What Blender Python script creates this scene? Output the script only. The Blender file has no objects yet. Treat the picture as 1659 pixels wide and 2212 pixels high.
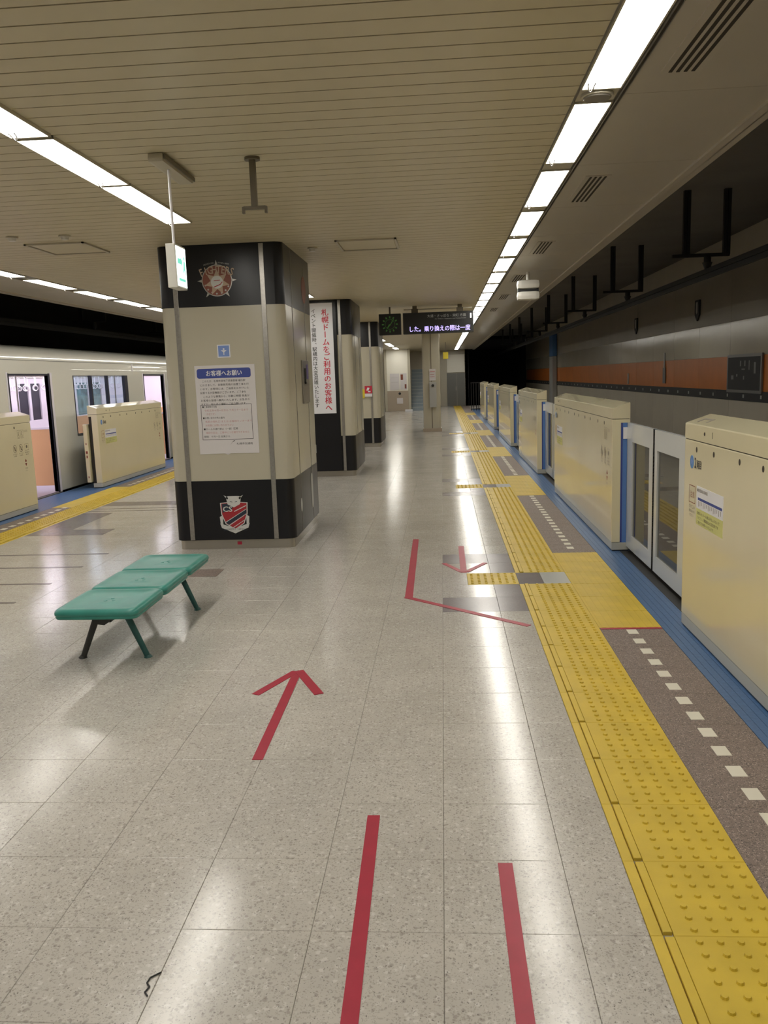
import bpy, bmesh, math, random
from mathutils import Vector, Matrix

random.seed(7)
SC = bpy.context.scene
COL = SC.collection

# ------------------------------------------------------------------ camera
CAM_H = 1.60
FPX, YAW, PITCH, ROLL = 1800.0, -7.39959996e-02, 1.60214558e-01, 3.43401579e-02
fwd = Vector((math.sin(YAW) * math.cos(PITCH), math.cos(YAW) * math.cos(PITCH), -math.sin(PITCH)))
rt0 = Vector((math.cos(YAW), -math.sin(YAW), 0.0))
dn0 = fwd.cross(rt0)
rt = math.cos(ROLL) * rt0 + math.sin(ROLL) * dn0
dn = -math.sin(ROLL) * rt0 + math.cos(ROLL) * dn0
cam_data = bpy.data.cameras.new('camera')
cam_data.sensor_fit = 'HORIZONTAL'
cam_data.sensor_width = 36.0
cam_data.lens = FPX / 1659.0 * 36.0
cam_data.clip_start = 0.05
cam_data.clip_end = 200.0
cam = bpy.data.objects.new('camera', cam_data)
COL.objects.link(cam)
up = -dn
back = -fwd
cam.matrix_world = Matrix(((rt.x, up.x, back.x, 0.0), (rt.y, up.y, back.y, 0.0), (rt.z, up.z, back.z, CAM_H), (0, 0, 0, 1)))
SC.camera = cam

# ------------------------------------------------------------------ world and exposure
world = bpy.data.worlds.new('world')
SC.world = world
world.use_nodes = True
world.node_tree.nodes['Background'].inputs['Color'].default_value = (0.9, 0.85, 0.72, 1)
world.node_tree.nodes['Background'].inputs['Strength'].default_value = 0.16
SC.view_settings.view_transform = 'Standard'
SC.view_settings.look = 'None'
SC.view_settings.gamma = 1.0
SC.view_settings.use_curve_mapping = False
SC.view_settings.exposure = 0.65
LAMP = 11.0          # strength of the platform's fluorescent diffusers
TRAIN_LAMP = 8.0     # strength of the train's ceiling lamps
SC.cycles.max_bounces = 7
SC.cycles.diffuse_bounces = 4
SC.cycles.glossy_bounces = 3
SC.cycles.use_denoising = True
SC.cycles.sample_clamp_indirect = 6.0
SC.cycles.caustics_reflective = False
SC.cycles.caustics_refractive = False

# ------------------------------------------------------------------ materials
MATS = {}


def mat(name, col, rough=0.5, metal=0.0, spec=0.5, noise=0.0, nscale=30.0, bump=0.0, bscale=60.0, coat=0.0, emit=None, strength=0.0):
    m = bpy.data.materials.new(name)
    m.use_nodes = True
    nt = m.node_tree
    b = nt.nodes['Principled BSDF']
    b.inputs['Base Color'].default_value = (*col, 1)
    b.inputs['Roughness'].default_value = rough
    b.inputs['Metallic'].default_value = metal
    b.inputs['Specular IOR Level'].default_value = spec
    b.inputs['Coat Weight'].default_value = coat
    b.inputs['Coat Roughness'].default_value = 0.03
    tc = nt.nodes.new('ShaderNodeTexCoord')
    if noise > 0:
        n = nt.nodes.new('ShaderNodeTexNoise')
        n.inputs['Scale'].default_value = nscale
        n.inputs['Detail'].default_value = 3
        nt.links.new(tc.outputs['Object'], n.inputs['Vector'])
        r = nt.nodes.new('ShaderNodeValToRGB')
        r.color_ramp.elements[0].position = 0.3
        r.color_ramp.elements[1].position = 0.7
        r.color_ramp.elements[0].color = (*[c * (1 - noise) for c in col], 1)
        r.color_ramp.elements[1].color = (*[min(1, c * (1 + noise)) for c in col], 1)
        nt.links.new(n.outputs['Fac'], r.inputs['Fac'])
        nt.links.new(r.outputs['Color'], b.inputs['Base Color'])
    if bump > 0:
        n2 = nt.nodes.new('ShaderNodeTexNoise')
        n2.inputs['Scale'].default_value = bscale
        nt.links.new(tc.outputs['Object'], n2.inputs['Vector'])
        bp = nt.nodes.new('ShaderNodeBump')
        bp.inputs['Strength'].default_value = bump
        bp.inputs['Distance'].default_value = 0.002
        nt.links.new(n2.outputs['Fac'], bp.inputs['Height'])
        nt.links.new(bp.outputs['Normal'], b.inputs['Normal'])
    if emit:
        b.inputs['Emission Color'].default_value = (*emit, 1)
        b.inputs['Emission Strength'].default_value = strength
    MATS[name] = m
    return m


def terrazzo(name, base, chips, scale, rough, amount=0.5, bump=0.12):
    """speckled stone: two sizes of irregular chips in a mottled ground, world-scale object coordinates"""
    m = bpy.data.materials.new(name)
    m.use_nodes = True
    nt = m.node_tree
    b = nt.nodes['Principled BSDF']
    geo = nt.nodes.new('ShaderNodeNewGeometry')
    mp = nt.nodes.new('ShaderNodeMapping')
    mp.inputs['Scale'].default_value = (1, 1, 0)
    nt.links.new(geo.outputs['Position'], mp.inputs['Vector'])
    nz = nt.nodes.new('ShaderNodeTexNoise')
    nz.inputs['Scale'].default_value = scale * 1.3
    nz.inputs['Detail'].default_value = 2
    nt.links.new(mp.outputs['Vector'], nz.inputs['Vector'])
    add = nt.nodes.new('ShaderNodeVectorMath')
    add.operation = 'MULTIPLY_ADD'
    nt.links.new(nz.outputs['Color'], add.inputs[0])
    add.inputs[1].default_value = (0.9 / scale, 0.9 / scale, 0)
    nt.links.new(mp.outputs['Vector'], add.inputs[2])
    prev = None
    base_n = nt.nodes.new('ShaderNodeTexNoise')
    base_n.inputs['Scale'].default_value = 2.2
    base_n.inputs['Detail'].default_value = 6
    base_n.inputs['Roughness'].default_value = 0.7
    nt.links.new(mp.outputs['Vector'], base_n.inputs['Vector'])
    rb = nt.nodes.new('ShaderNodeValToRGB')
    rb.color_ramp.elements[0].position = 0.3
    rb.color_ramp.elements[1].position = 0.7
    rb.color_ramp.elements[0].color = (*[c * 0.9 for c in base], 1)
    rb.color_ramp.elements[1].color = (*[c * 1.08 for c in base], 1)
    nt.links.new(base_n.outputs['Fac'], rb.inputs['Fac'])
    prev = rb.outputs['Color']
    for k, (ccol, sc, lo, hi, am) in enumerate(chips):
        v = nt.nodes.new('ShaderNodeTexVoronoi')
        v.inputs['Scale'].default_value = scale * sc
        v.inputs['Randomness'].default_value = 1
        nt.links.new(add.outputs['Vector'], v.inputs['Vector'])
        sep = nt.nodes.new('ShaderNodeSeparateColor')
        nt.links.new(v.outputs['Color'], sep.inputs['Color'])
        # chips exist only in some cells, and only near the cell's point
        gate = nt.nodes.new('ShaderNodeMath')
        gate.operation = 'LESS_THAN'
        nt.links.new(sep.outputs['Red'], gate.inputs[0])
        gate.inputs[1].default_value = am
        mr = nt.nodes.new('ShaderNodeMapRange')
        mr.inputs['From Min'].default_value = lo
        mr.inputs['From Max'].default_value = hi
        mr.inputs['To Min'].default_value = 1
        mr.inputs['To Max'].default_value = 0
        nt.links.new(v.outputs['Distance'], mr.inputs['Value'])
        mul = nt.nodes.new('ShaderNodeMath')
        mul.operation = 'MULTIPLY'
        nt.links.new(gate.outputs[0], mul.inputs[0])
        nt.links.new(mr.outputs['Result'], mul.inputs[1])
        mul2 = nt.nodes.new('ShaderNodeMath')
        mul2.operation = 'MULTIPLY'
        nt.links.new(mul.outputs[0], mul2.inputs[0])
        mul2.inputs[1].default_value = amount
        mx = nt.nodes.new('ShaderNodeMix')
        mx.data_type = 'RGBA'
        nt.links.new(mul2.outputs[0], mx.inputs['Factor'])
        nt.links.new(prev, mx.inputs['A'])
        mx.inputs['B'].default_value = (*ccol, 1)
        prev = mx.outputs['Result']
    nt.links.new(prev, b.inputs['Base Color'])
    rn = nt.nodes.new('ShaderNodeMapRange')
    rn.inputs['To Min'].default_value = rough * 0.8
    rn.inputs['To Max'].default_value = rough * 1.25
    nt.links.new(base_n.outputs['Fac'], rn.inputs['Value'])
    nt.links.new(rn.outputs['Result'], b.inputs['Roughness'])
    if bump:
        bp = nt.nodes.new('ShaderNodeBump')
        bp.inputs['Strength'].default_value = bump
        bp.inputs['Distance'].default_value = 0.0015
        nt.links.new(nz.outputs['Fac'], bp.inputs['Height'])
        nt.links.new(bp.outputs['Normal'], b.inputs['Normal'])
    MATS[name] = m
    return m


FLOOR = terrazzo('floor_terrazzo', (0.50, 0.47, 0.425),
                 [((0.62, 0.60, 0.56), 0.8, 0.26, 0.46, 0.40), ((0.30, 0.27, 0.24), 0.75, 0.20, 0.34, 0.42), ((0.27, 0.24, 0.21), 1.3, 0.20, 0.38, 0.50),
                  ((0.09, 0.08, 0.075), 2.1, 0.20, 0.30, 0.22), ((0.33, 0.30, 0.265), 3.0, 0.25, 0.5, 0.55)], 62, 0.165, 0.66)
FLOOR_DARK = terrazzo('dark_terrazzo', (0.185, 0.16, 0.16),
                      [((0.28, 0.25, 0.25), 1.6, 0.3, 0.45, 0.5), ((0.10, 0.09, 0.09), 2.4, 0.2, 0.35, 0.4)], 70, 0.24, 0.22)
BROWN = terrazzo('brown_granite', (0.20, 0.155, 0.135),
                 [((0.40, 0.32, 0.28), 1.9, 0.3, 0.45, 0.45), ((0.04, 0.033, 0.033), 2.2, 0.3, 0.45, 0.5)], 80, 0.55, 0.9, 0.5)
YELLOW = mat('tactile_yellow', (0.60, 0.43, 0.038), 0.45, noise=0.10, nscale=5, bump=0.15, bscale=220)
YELLOW_B = mat('line_yellow', (0.60, 0.43, 0.045), 0.40, noise=0.08, nscale=6)
BLUE_FLOOR = mat('blue_edge_floor', (0.055, 0.125, 0.27), 0.42, noise=0.12, nscale=40, bump=0.3, bscale=90)
WHITE_SQ = mat('white_inlay', (0.70, 0.67, 0.58), 0.45)
GREY_INLAY = mat('grey_inlay', (0.42, 0.43, 0.41), 0.3)
JOINT = mat('joint_dark', (0.36, 0.335, 0.30), 0.8)
CEIL = mat('ceiling_slat_cream', (0.58, 0.515, 0.355), 0.42, noise=0.03, nscale=2)
CEIL_DK = mat('ceiling_gap', (0.20, 0.155, 0.085), 0.8)
SOFFIT = mat('soffit_cream', (0.54, 0.49, 0.415), 0.28, noise=0.04, nscale=1.5)
CHANNEL = mat('light_channel', (0.22, 0.20, 0.17), 0.5)
FIXTURE = mat('fixture_cream', (0.50, 0.46, 0.36), 0.4)
LAMPMAT = mat('lit_diffuser', (0.9, 0.9, 0.88), 0.4, emit=(1.0, 0.965, 0.885), strength=LAMP)
GATE = mat('gate_cream', (0.74, 0.67, 0.46), 0.18, noise=0.02, nscale=2, coat=0.5)
GATE_FOOT = mat('gate_foot', (0.50, 0.49, 0.43), 0.25)
GATE_WHITE = mat('gate_door_white', (0.60, 0.62, 0.62), 0.22, coat=0.3)
GATE_BLUE = mat('gate_slot_blue', (0.09, 0.20, 0.50), 0.35)
BLACK = mat('black_gloss', (0.010, 0.010, 0.012), 0.30, spec=0.35, noise=0.1, nscale=3)
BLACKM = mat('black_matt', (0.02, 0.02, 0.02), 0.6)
DARKHOLE = mat('dark_hole', (0.03, 0.022, 0.015), 0.7)
CREAM = mat('pillar_cream', (0.50, 0.465, 0.365), 0.22, noise=0.02, nscale=2)
STEEL = mat('brushed_steel', (0.36, 0.34, 0.31), 0.32, metal=0.75, noise=0.08, nscale=60)
PLINTH = mat('plinth_steel', (0.42, 0.39, 0.34), 0.22, metal=0.7)
GREEN = mat('bench_green', (0.038, 0.235, 0.195), 0.32, noise=0.10, nscale=9, bump=0.1, bscale=300)
GREEN_DK = mat('bench_leg_green', (0.018, 0.09, 0.085), 0.45)
IRON = mat('bench_bracket', (0.035, 0.035, 0.033), 0.55)
RED = mat('red_tape', (0.37, 0.018, 0.045), 0.42, noise=0.06, nscale=14)
PAPER = mat('paper_white', (0.66, 0.63, 0.63), 0.55)
PAPER_B = mat('banner_white', (0.74, 0.74, 0.78), 0.5)
INK = mat('ink_black', (0.035, 0.032, 0.035), 0.6)
INK_GREY = mat('ink_grey', (0.20, 0.17, 0.13), 0.6)
INK_RED = mat('ink_red', (0.55, 0.03, 0.06), 0.6)
INK_PINK = mat('ink_pink', (0.58, 0.30, 0.30), 0.6)
INK_BLUE = mat('ink_blue', (0.045, 0.07, 0.30), 0.5)
INK_BROWN = mat('ink_brown', (0.24, 0.05, 0.03), 0.6)
SKYBLUE = mat('pictogram_blue', (0.10, 0.24, 0.52), 0.5)
PALEBLUE = mat('pale_blue', (0.19, 0.29, 0.62), 0.5)
YELLOW_NOTE = mat('yellow_note', (0.62, 0.62, 0.24), 0.5)
YELLOW_SIGN = mat('yellow_sign', (0.72, 0.58, 0.04), 0.5)
CREST_WHITE = mat('crest_white', (0.58, 0.58, 0.56), 0.5)
CREST_RED = mat('crest_red', (0.36, 0.02, 0.03), 0.5)
CREST_TAN = mat('crest_tan', (0.42, 0.31, 0.22), 0.5)
CREST_RUST = mat('crest_rust', (0.20, 0.055, 0.03), 0.5)
CREST_NAVY = mat('crest_navy', (0.02, 0.03, 0.05), 0.5)
TRAIN = mat('train_body', (0.78, 0.765, 0.69), 0.22, coat=1.0)
TRAIN_GREY = mat('train_sill', (0.24, 0.24, 0.23), 0.4, metal=0.5)
TRAIN_IN = mat('train_interior_white', (0.78, 0.74, 0.82), 0.4)
TRAIN_FLOOR = mat('train_floor', (0.28, 0.24, 0.30), 0.35)
ORANGE = mat('train_orange', (0.72, 0.42, 0.21), 0.45)
RUBBER = mat('door_rubber', (0.012, 0.012, 0.03), 0.5)
TRAIN_LIT = mat('train_lamp', (0.9, 0.9, 0.95), 0.4, emit=(0.96, 0.90, 1.0), strength=TRAIN_LAMP)
FAR_PANE = mat('far_train_pane', (0.16, 0.27, 0.29), 0.12, noise=0.5, nscale=5)
STRAP = mat('strap_white', (0.85, 0.83, 0.88), 0.3)
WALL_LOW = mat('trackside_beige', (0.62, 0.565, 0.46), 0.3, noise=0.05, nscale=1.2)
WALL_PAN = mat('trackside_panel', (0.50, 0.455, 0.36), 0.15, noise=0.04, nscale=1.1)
WALL_UP = mat('trackside_upper_dim', (0.34, 0.305, 0.235), 0.4, noise=0.06, nscale=1)  # same wall material, colour darkened for the weaker light higher up
ORANGE_W = mat('trackside_orange', (0.68, 0.22, 0.05), 0.3, noise=0.1, nscale=1.5)
TRACK_CEIL = mat('track_ceiling', (0.22, 0.21, 0.19), 0.7, noise=0.12, nscale=1)
TRACK_BED = mat('track_bed', (0.05, 0.046, 0.042), 0.85, noise=0.2, nscale=4)
LEFT_DARK = mat('left_track_dark', (0.022, 0.018, 0.015), 0.7, noise=0.15, nscale=2)
TUNNEL = mat('tunnel_black', (0.004, 0.004, 0.006), 0.9)
RAILMAT = mat('rail_dark', (0.012, 0.011, 0.010), 0.6)
PHONE = mat('cabinet_grey', (0.44, 0.44, 0.42), 0.4)
SIGN_GREEN = mat('sign_green_lit', (0.10, 0.45, 0.32), 0.5, emit=(0.12, 0.50, 0.38), strength=0.9)
SIGN_WHITE = mat('sign_white_lit', (0.8, 0.85, 0.8), 0.5, emit=(0.86, 1.0, 0.93), strength=1.5)
LED = mat('led_lilac', (0.5, 0.45, 0.9), 0.5, emit=(0.50, 0.40, 1.0), strength=1.0)
LED_DIM = mat('sign_text_dim', (0.4, 0.4, 0.38), 0.5, emit=(0.5, 0.5, 0.45), strength=0.06)
LED_WHITE = mat('sign_digit', (0.8, 0.8, 0.8), 0.5, emit=(0.9, 0.9, 0.95), strength=0.8)
CLOCK_GREEN = mat('clock_green', (0.04, 0.10, 0.03), 0.5, emit=(0.07, 0.20, 0.04), strength=0.12)
END_WALL = mat('end_wall', (0.55, 0.51, 0.41), 0.35)
END_PANEL = mat('end_panel_pale', (0.85, 0.82, 0.72), 0.4)
END_BROWN = mat('end_panel_brown', (0.42, 0.35, 0.27), 0.45)
END_GREY = mat('end_grey', (0.20, 0.20, 0.19), 0.5)
STAIR_BLUE = mat('stair_riser', (0.26, 0.31, 0.34), 0.5)
STAIR_TOP = mat('stair_tread', (0.42, 0.44, 0.44), 0.5)
CCTV_W = mat('device_white', (0.66, 0.64, 0.58), 0.35)
METAL_DK = mat('painted_bracket', (0.15, 0.125, 0.085), 0.45)
LILAC = mat('lilac_plate', (0.16, 0.12, 0.30), 0.4)


def glassy(name, tint, clear, rough=0.02):
    m = bpy.data.materials.new(name)
    m.use_nodes = True
    nt = m.node_tree
    for n in list(nt.nodes):
        if n.type != 'OUTPUT_MATERIAL':
            nt.nodes.remove(n)
    out = [n for n in nt.nodes if n.type == 'OUTPUT_MATERIAL'][0]
    tr = nt.nodes.new('ShaderNodeBsdfTransparent')
    tr.inputs['Color'].default_value = (*tint, 1)
    df = nt.nodes.new('ShaderNodeBsdfDiffuse')
    df.inputs['Color'].default_value = (*[c * 0.25 for c in tint], 1)
    m1 = nt.nodes.new('ShaderNodeMixShader')
    m1.inputs['Fac'].default_value = 1 - clear
    nt.links.new(tr.outputs[0], m1.inputs[1])
    nt.links.new(df.outputs[0], m1.inputs[2])
    gl = nt.nodes.new('ShaderNodeBsdfGlossy')
    gl.inputs['Roughness'].default_value = rough
    # symmetric reflectance (the same from both faces of the thin pane)
    lw = nt.nodes.new('ShaderNodeLayerWeight')
    lw.inputs['Blend'].default_value = 0.5
    pw = nt.nodes.new('ShaderNodeMath')
    pw.operation = 'POWER'
    pw.inputs[1].default_value = 5.0
    nt.links.new(lw.outputs['Facing'], pw.inputs[0])
    fr = nt.nodes.new('ShaderNodeMath')
    fr.operation = 'MULTIPLY_ADD'
    nt.links.new(pw.outputs[0], fr.inputs[0])
    fr.inputs[1].default_value = 0.90
    fr.inputs[2].default_value = 0.05
    m2 = nt.nodes.new('ShaderNodeMixShader')
    nt.links.new(fr.outputs[0], m2.inputs['Fac'])
    nt.links.new(m1.outputs[0], m2.inputs[1])
    nt.links.new(gl.outputs[0], m2.inputs[2])
    nt.links.new(m2.outputs[0], out.inputs['Surface'])
    MATS[name] = m
    return m


GLASS_DOOR = glassy('gate_glass', (0.55, 0.55, 0.50), 0.6)
GLASS_TRAIN = glassy('train_glass', (0.78, 0.86, 0.88), 0.93)


# ------------------------------------------------------------------ mesh helpers
class MB:
    """collects simple solids; build() links them as one mesh object"""

    def __init__(self):
        self.v, self.f, self.s, self.mi = [], [], [], []
        self.cur = 0

    def _add(self, vs, fs, smooth=False):
        o = len(self.v)
        self.v += [tuple(p) for p in vs]
        for f in fs:
            self.f.append([i + o for i in f])
            self.s.append(smooth)
            self.mi.append(self.cur)
        return self

    def box(self, x0, x1, y0, y1, z0, z1, c=0.0):
        if c <= 0:
            vs = [(x, y, z) for z in (z0, z1) for x, y in ((x0, y0), (x1, y0), (x1, y1), (x0, y1))]
            fs = [(3, 2, 1, 0), (4, 5, 6, 7), (0, 1, 5, 4), (1, 2, 6, 5), (2, 3, 7, 6), (3, 0, 4, 7)]
            return self._add(vs, fs)
        # box with every edge chamfered by c
        bm = bmesh.new()
        bmesh.ops.create_cube(bm, size=1)
        for v in bm.verts:
            v.co = Vector(((x0 + x1) / 2 + v.co.x * (x1 - x0), (y0 + y1) / 2 + v.co.y * (y1 - y0), (z0 + z1) / 2 + v.co.z * (z1 - z0)))
        bmesh.ops.bevel(bm, geom=list(bm.edges), offset=c, segments=2, affect='EDGES', profile=0.7)
        bm.verts.ensure_lookup_table()
        vs = [v.co.copy() for v in bm.verts]
        fs = [[v.index for v in f.verts] for f in bm.faces]
        bm.free()
        return self._add(vs, fs)

    def tile(self, x0, x1, y0, y1, z0, z1):
        """open-bottomed box with a small chamfer round the top"""
        c = 0.0015
        vs = [(x0, y0, z0), (x1, y0, z0), (x1, y1, z0), (x0, y1, z0), (x0, y0, z1 - c), (x1, y0, z1 - c), (x1, y1, z1 - c), (x0, y1, z1 - c),
              (x0 + c, y0 + c, z1), (x1 - c, y0 + c, z1), (x1 - c, y1 - c, z1), (x0 + c, y1 - c, z1)]
        fs = [(0, 1, 5, 4), (1, 2, 6, 5), (2, 3, 7, 6), (3, 0, 4, 7), (4, 5, 9, 8), (5, 6, 10, 9), (6, 7, 11, 10), (7, 4, 8, 11), (8, 9, 10, 11)]
        return self._add(vs, fs)

    def tube(self, p, q, r, r2=None, n=12, cap=True):
        p, q = Vector(p), Vector(q)
        r2 = r if r2 is None else r2
        d = (q - p).normalized()
        a = d.orthogonal().normalized()
        b = d.cross(a)
        vs, fs = [], []
        for k in range(n):
            t = 2 * math.pi * k / n
            u = a * math.cos(t) + b * math.sin(t)
            vs += [p + u * r, q + u * r2]
        for k in range(n):
            j = (k + 1) % n
            fs.append((2 * k, 2 * j, 2 * j + 1, 2 * k + 1))
        self._add(vs, fs, True)
        if cap:
            self._add([vs[2 * k] for k in range(n)], [tuple(range(n))[::-1]])
            self._add([vs[2 * k + 1] for k in range(n)], [tuple(range(n))])
        return self

    def torus(self, c, axis, R, r, n=16, m=6):
        c = Vector(c)
        ax = Vector(axis).normalized()
        a = ax.orthogonal().normalized()
        b = ax.cross(a)
        vs, fs = [], []
        for i in range(n):
            t = 2 * math.pi * i / n
            u = a * math.cos(t) + b * math.sin(t)
            for j in range(m):
                s = 2 * math.pi * j / m
                vs.append(c + u * (R + r * math.cos(s)) + ax * r * math.sin(s))
        for i in range(n):
            for j in range(m):
                fs.append((i * m + j, ((i + 1) % n) * m + j, ((i + 1) % n) * m + (j + 1) % m, i * m + (j + 1) % m))
        return self._add(vs, fs, True)

    def prism(self, pts, P, t):
        """closed outline in a plane -> plate of thickness t; P maps (u, v, depth) to a point"""
        n = len(pts)
        vs = [P(u, v, 0) for u, v in pts] + [P(u, v, t) for u, v in pts]
        fs = [tuple(range(n))[::-1], tuple(range(n, 2 * n))]
        fs += [(k, (k + 1) % n, n + (k + 1) % n, n + k) for k in range(n)]
        return self._add(vs, fs)

    def flat(self, verts2, faces, P, d):
        return self._add([P(v[0], v[1], d) for v in verts2], faces)

    def dome(self, x, y, z, r, h, n=8):
        vs = [(x + r * math.cos(2 * math.pi * k / n), y + r * math.sin(2 * math.pi * k / n), z) for k in range(n)]
        vs += [(x + .78 * r * math.cos(2 * math.pi * k / n), y + .78 * r * math.sin(2 * math.pi * k / n), z + h) for k in range(n)]
        fs = [(k, (k + 1) % n, n + (k + 1) % n, n + k) for k in range(n)] + [tuple(range(n, 2 * n))]
        return self._add(vs, fs)

    def mesh(self, name, mats):
        me = bpy.data.meshes.new(name)
        me.from_pydata(self.v, [], self.f)
        mats = mats if isinstance(mats, (list, tuple)) else [mats]
        for m in mats:
            me.materials.append(m)
        me.polygons.foreach_set('use_smooth', self.s)
        if len(mats) > 1:
            me.polygons.foreach_set('material_index', self.mi)
        me.update()
        return me

    def build(self, name, mats, parent=None, loc=(0, 0, 0)):
        return link(name, self.mesh(name, mats), parent, loc)


def link(name, me, parent=None, loc=(0, 0, 0)):
    o = bpy.data.objects.new(name, me)
    COL.objects.link(o)
    o.location = loc
    if parent is not None:
        o.parent = parent
    return o


def tag(o, label, cat, group=None, kind=None):
    if label:
        o['label'] = label
    if cat:
        o['category'] = cat
    if group:
        o['group'] = group
    if kind:
        o['kind'] = kind
    return o


def thing(name, label, cat, loc=(0, 0, 0), rz=0.0, group=None):
    o = bpy.data.objects.new(name, None)
    o.empty_display_size = 0.1
    COL.objects.link(o)
    o.location = loc
    o.rotation_euler = (0, 0, rz)
    return tag(o, label, cat, group)


def copy_tree(o, parent=None):
    c = o.copy()
    COL.objects.link(c)
    if parent is not None:
        c.parent = parent
    for ch in list(o.children):
        copy_tree(ch, c)
    return c


def structure(o):
    o['kind'] = 'structure'
    return o


TXT = {}


def glyphs(s, bold=0.0):
    """outline text (one line, size 1) as 2-D vertices and faces, width"""
    key = (s, bold)
    if key in TXT:
        return TXT[key]
    cu = bpy.data.curves.new('lettering', 'FONT')
    cu.body = s
    cu.size = 1
    cu.resolution_u = 2
    cu.offset = bold
    o = bpy.data.objects.new('lettering', cu)
    COL.objects.link(o)
    me = bpy.data.meshes.new_from_object(o.evaluated_get(bpy.context.evaluated_depsgraph_get()))
    vs = [(v.co.x, v.co.y) for v in me.vertices]
    fs = [tuple(p.vertices) for p in me.polygons]
    bpy.data.objects.remove(o)
    bpy.data.curves.remove(cu)
    bpy.data.meshes.remove(me)
    w = max([v[0] for v in vs] + [0.1])
    TXT[key] = (vs, fs, w)
    return TXT[key]


def put_text(mb, s, P, u, v, h, width=None, d=0.0015, bold=0.0, squash=None):
    """text line with its lower left at (u, v), letter height h, optionally fitted to a width"""
    cjk = any(ord(ch) > 255 for ch in s)
    vs, fs, w = glyphs(s, 0.0 if cjk else bold)
    sx = (width / w) if width else h
    mb._add([P(u + x * sx, v + y * h, d) for x, y in vs], fs)
    if cjk and bold > 0:        # heavier strokes: the same outlines laid again a hair to each side
        for q in (-1, 1):
            mb._add([P(u + x * sx + q * bold * h, v + y * h + q * bold * h * 0.4, d + 0.00015 * (2 + q)) for x, y in vs], fs)


def plane_map(o, right, upv, out):
    o, right, upv, out = Vector(o), Vector(right), Vector(upv), Vector(out)
    return lambda u, v, d: o + right * u + upv * v + out * d


def circle(cu, cv, r, n=20, r2=None):
    r2 = r if r2 is None else r2
    return [(cu + r * math.cos(2 * math.pi * k / n), cv + r2 * math.sin(2 * math.pi * k / n)) for k in range(n)]


def rect(u0, v0, u1, v1):
    return [(u0, v0), (u1, v0), (u1, v1), (u0, v1)]


def rrect(u0, v0, u1, v1, r, n=5):
    pts = []
    for cx, cy, a0 in ((u1 - r, v0 + r, -90), (u1 - r, v1 - r, 0), (u0 + r, v1 - r, 90), (u0 + r, v0 + r, 180)):
        for k in range(n + 1):
            a = math.radians(a0 + 90 * k / n)
            pts.append((cx + r * math.cos(a), cy + r * math.sin(a)))
    return pts


def frame2d(mb, P, u0, v0, u1, v1, w, d, t=0.0005):
    for r in (rect(u0, v0, u1, v0 + w), rect(u0, v1 - w, u1, v1), rect(u0, v0, u0 + w, v1), rect(u1 - w, v0, u1, v1)):
        mb.flat(r, [(0, 1, 2, 3)], P, d)


ORD = ['nearest', 'second', 'third', 'fourth', 'fifth', 'sixth', 'seventh', 'eighth', 'ninth', 'tenth', 'eleventh', 'twelfth', 'thirteenth',
       'fourteenth', 'fifteenth', 'sixteenth', 'seventeenth', 'eighteenth', 'nineteenth', 'twentieth', 'twenty-first', 'twenty-second',
       'twenty-third', 'twenty-fourth', 'twenty-fifth', 'twenty-sixth', 'twenty-seventh', 'twenty-eighth', 'twenty-ninth', 'thirtieth']

# ------------------------------------------------------------------ levels
ZC = 2.86            # ceiling underside
XR0, XR1 = 0.557, 0.950      # right tactile strip
XB = 1.335                   # brown / blue border
XG = 1.47                    # gate front
XE = 1.97                    # platform edge right
XL1, XL0 = -4.655, -5.045    # left tactile strip
XLB = -5.33
XLE = -5.93
YEND = 44.0
T0, TP = 2.20, 0.3705        # row joints
TX = 0.39                    # tile width
GAP = 0.0005

# ------------------------------------------------------------------ floor
floor = MB().box(XLE, XE, -8, YEND, -1.1, -0.006).build('floor', JOINT)
structure(floor)
WIDE = [(5.13, 7.37), (10.98, 13.15), (16.35, 18.45), (22.1, 24.2), (27.75, 29.85), (33.5, 35.6)]
dark = set()
for base in (0, 15, 30, 45):
    for r, full in ((13, 1), (12, 0), (10, 0), (9, 1)):
        dark.add((r + base, 1))
        if full:
            dark.add((r + base, 0))
BRAILLE = [(11 + b) for b in (0, 15, 30, 45)]

cols = []
xs = [-0.03 - TX * k for k in range(12)]
cols = [(0.36, XR0, 1), (-0.03, 0.36, 0)]
x = -0.03
k = -1
while x > XL1 + 0.02:
    x2 = max(XL1, x - TX)
    cols.append((x2, x, k))
    x = x2
    k -= 1
tiles, near_id = {}, 0
rows = [(r, T0 + TP * r) for r in range(-5, 113)]
cand = []
for (r, y0) in rows:
    for (x0, x1, ci) in cols:
        # the part of the floor in front of the standpoint
        if y0 > 1.3 and x0 + TX > -0.72 * y0 - 0.2:
            cand.append((math.hypot((x0 + x1) / 2, y0), r, ci))
cand.sort()
near = {(r, ci) for _, r, ci in cand[:300]}
tile_mesh = {}
far_l, far_d = MB(), MB()


def floor_piece(x0, x1, y0, y1, material, singly, name='floor_tile'):
    key = (round(x1 - x0, 4), round(y1 - y0, 4), material.name)
    if singly:
        if key not in tile_mesh:
            tile_mesh[key] = MB().tile(GAP, x1 - x0 - GAP, GAP, y1 - y0 - GAP, -0.006, 0).mesh(name, material)
        return link(name, tile_mesh[key], floor, (x0, y0, 0))
    (far_d if material is FLOOR_DARK else far_l).tile(x0 + GAP, x1 - GAP, y0 + GAP, y1 - GAP, -0.006, 0)


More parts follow.
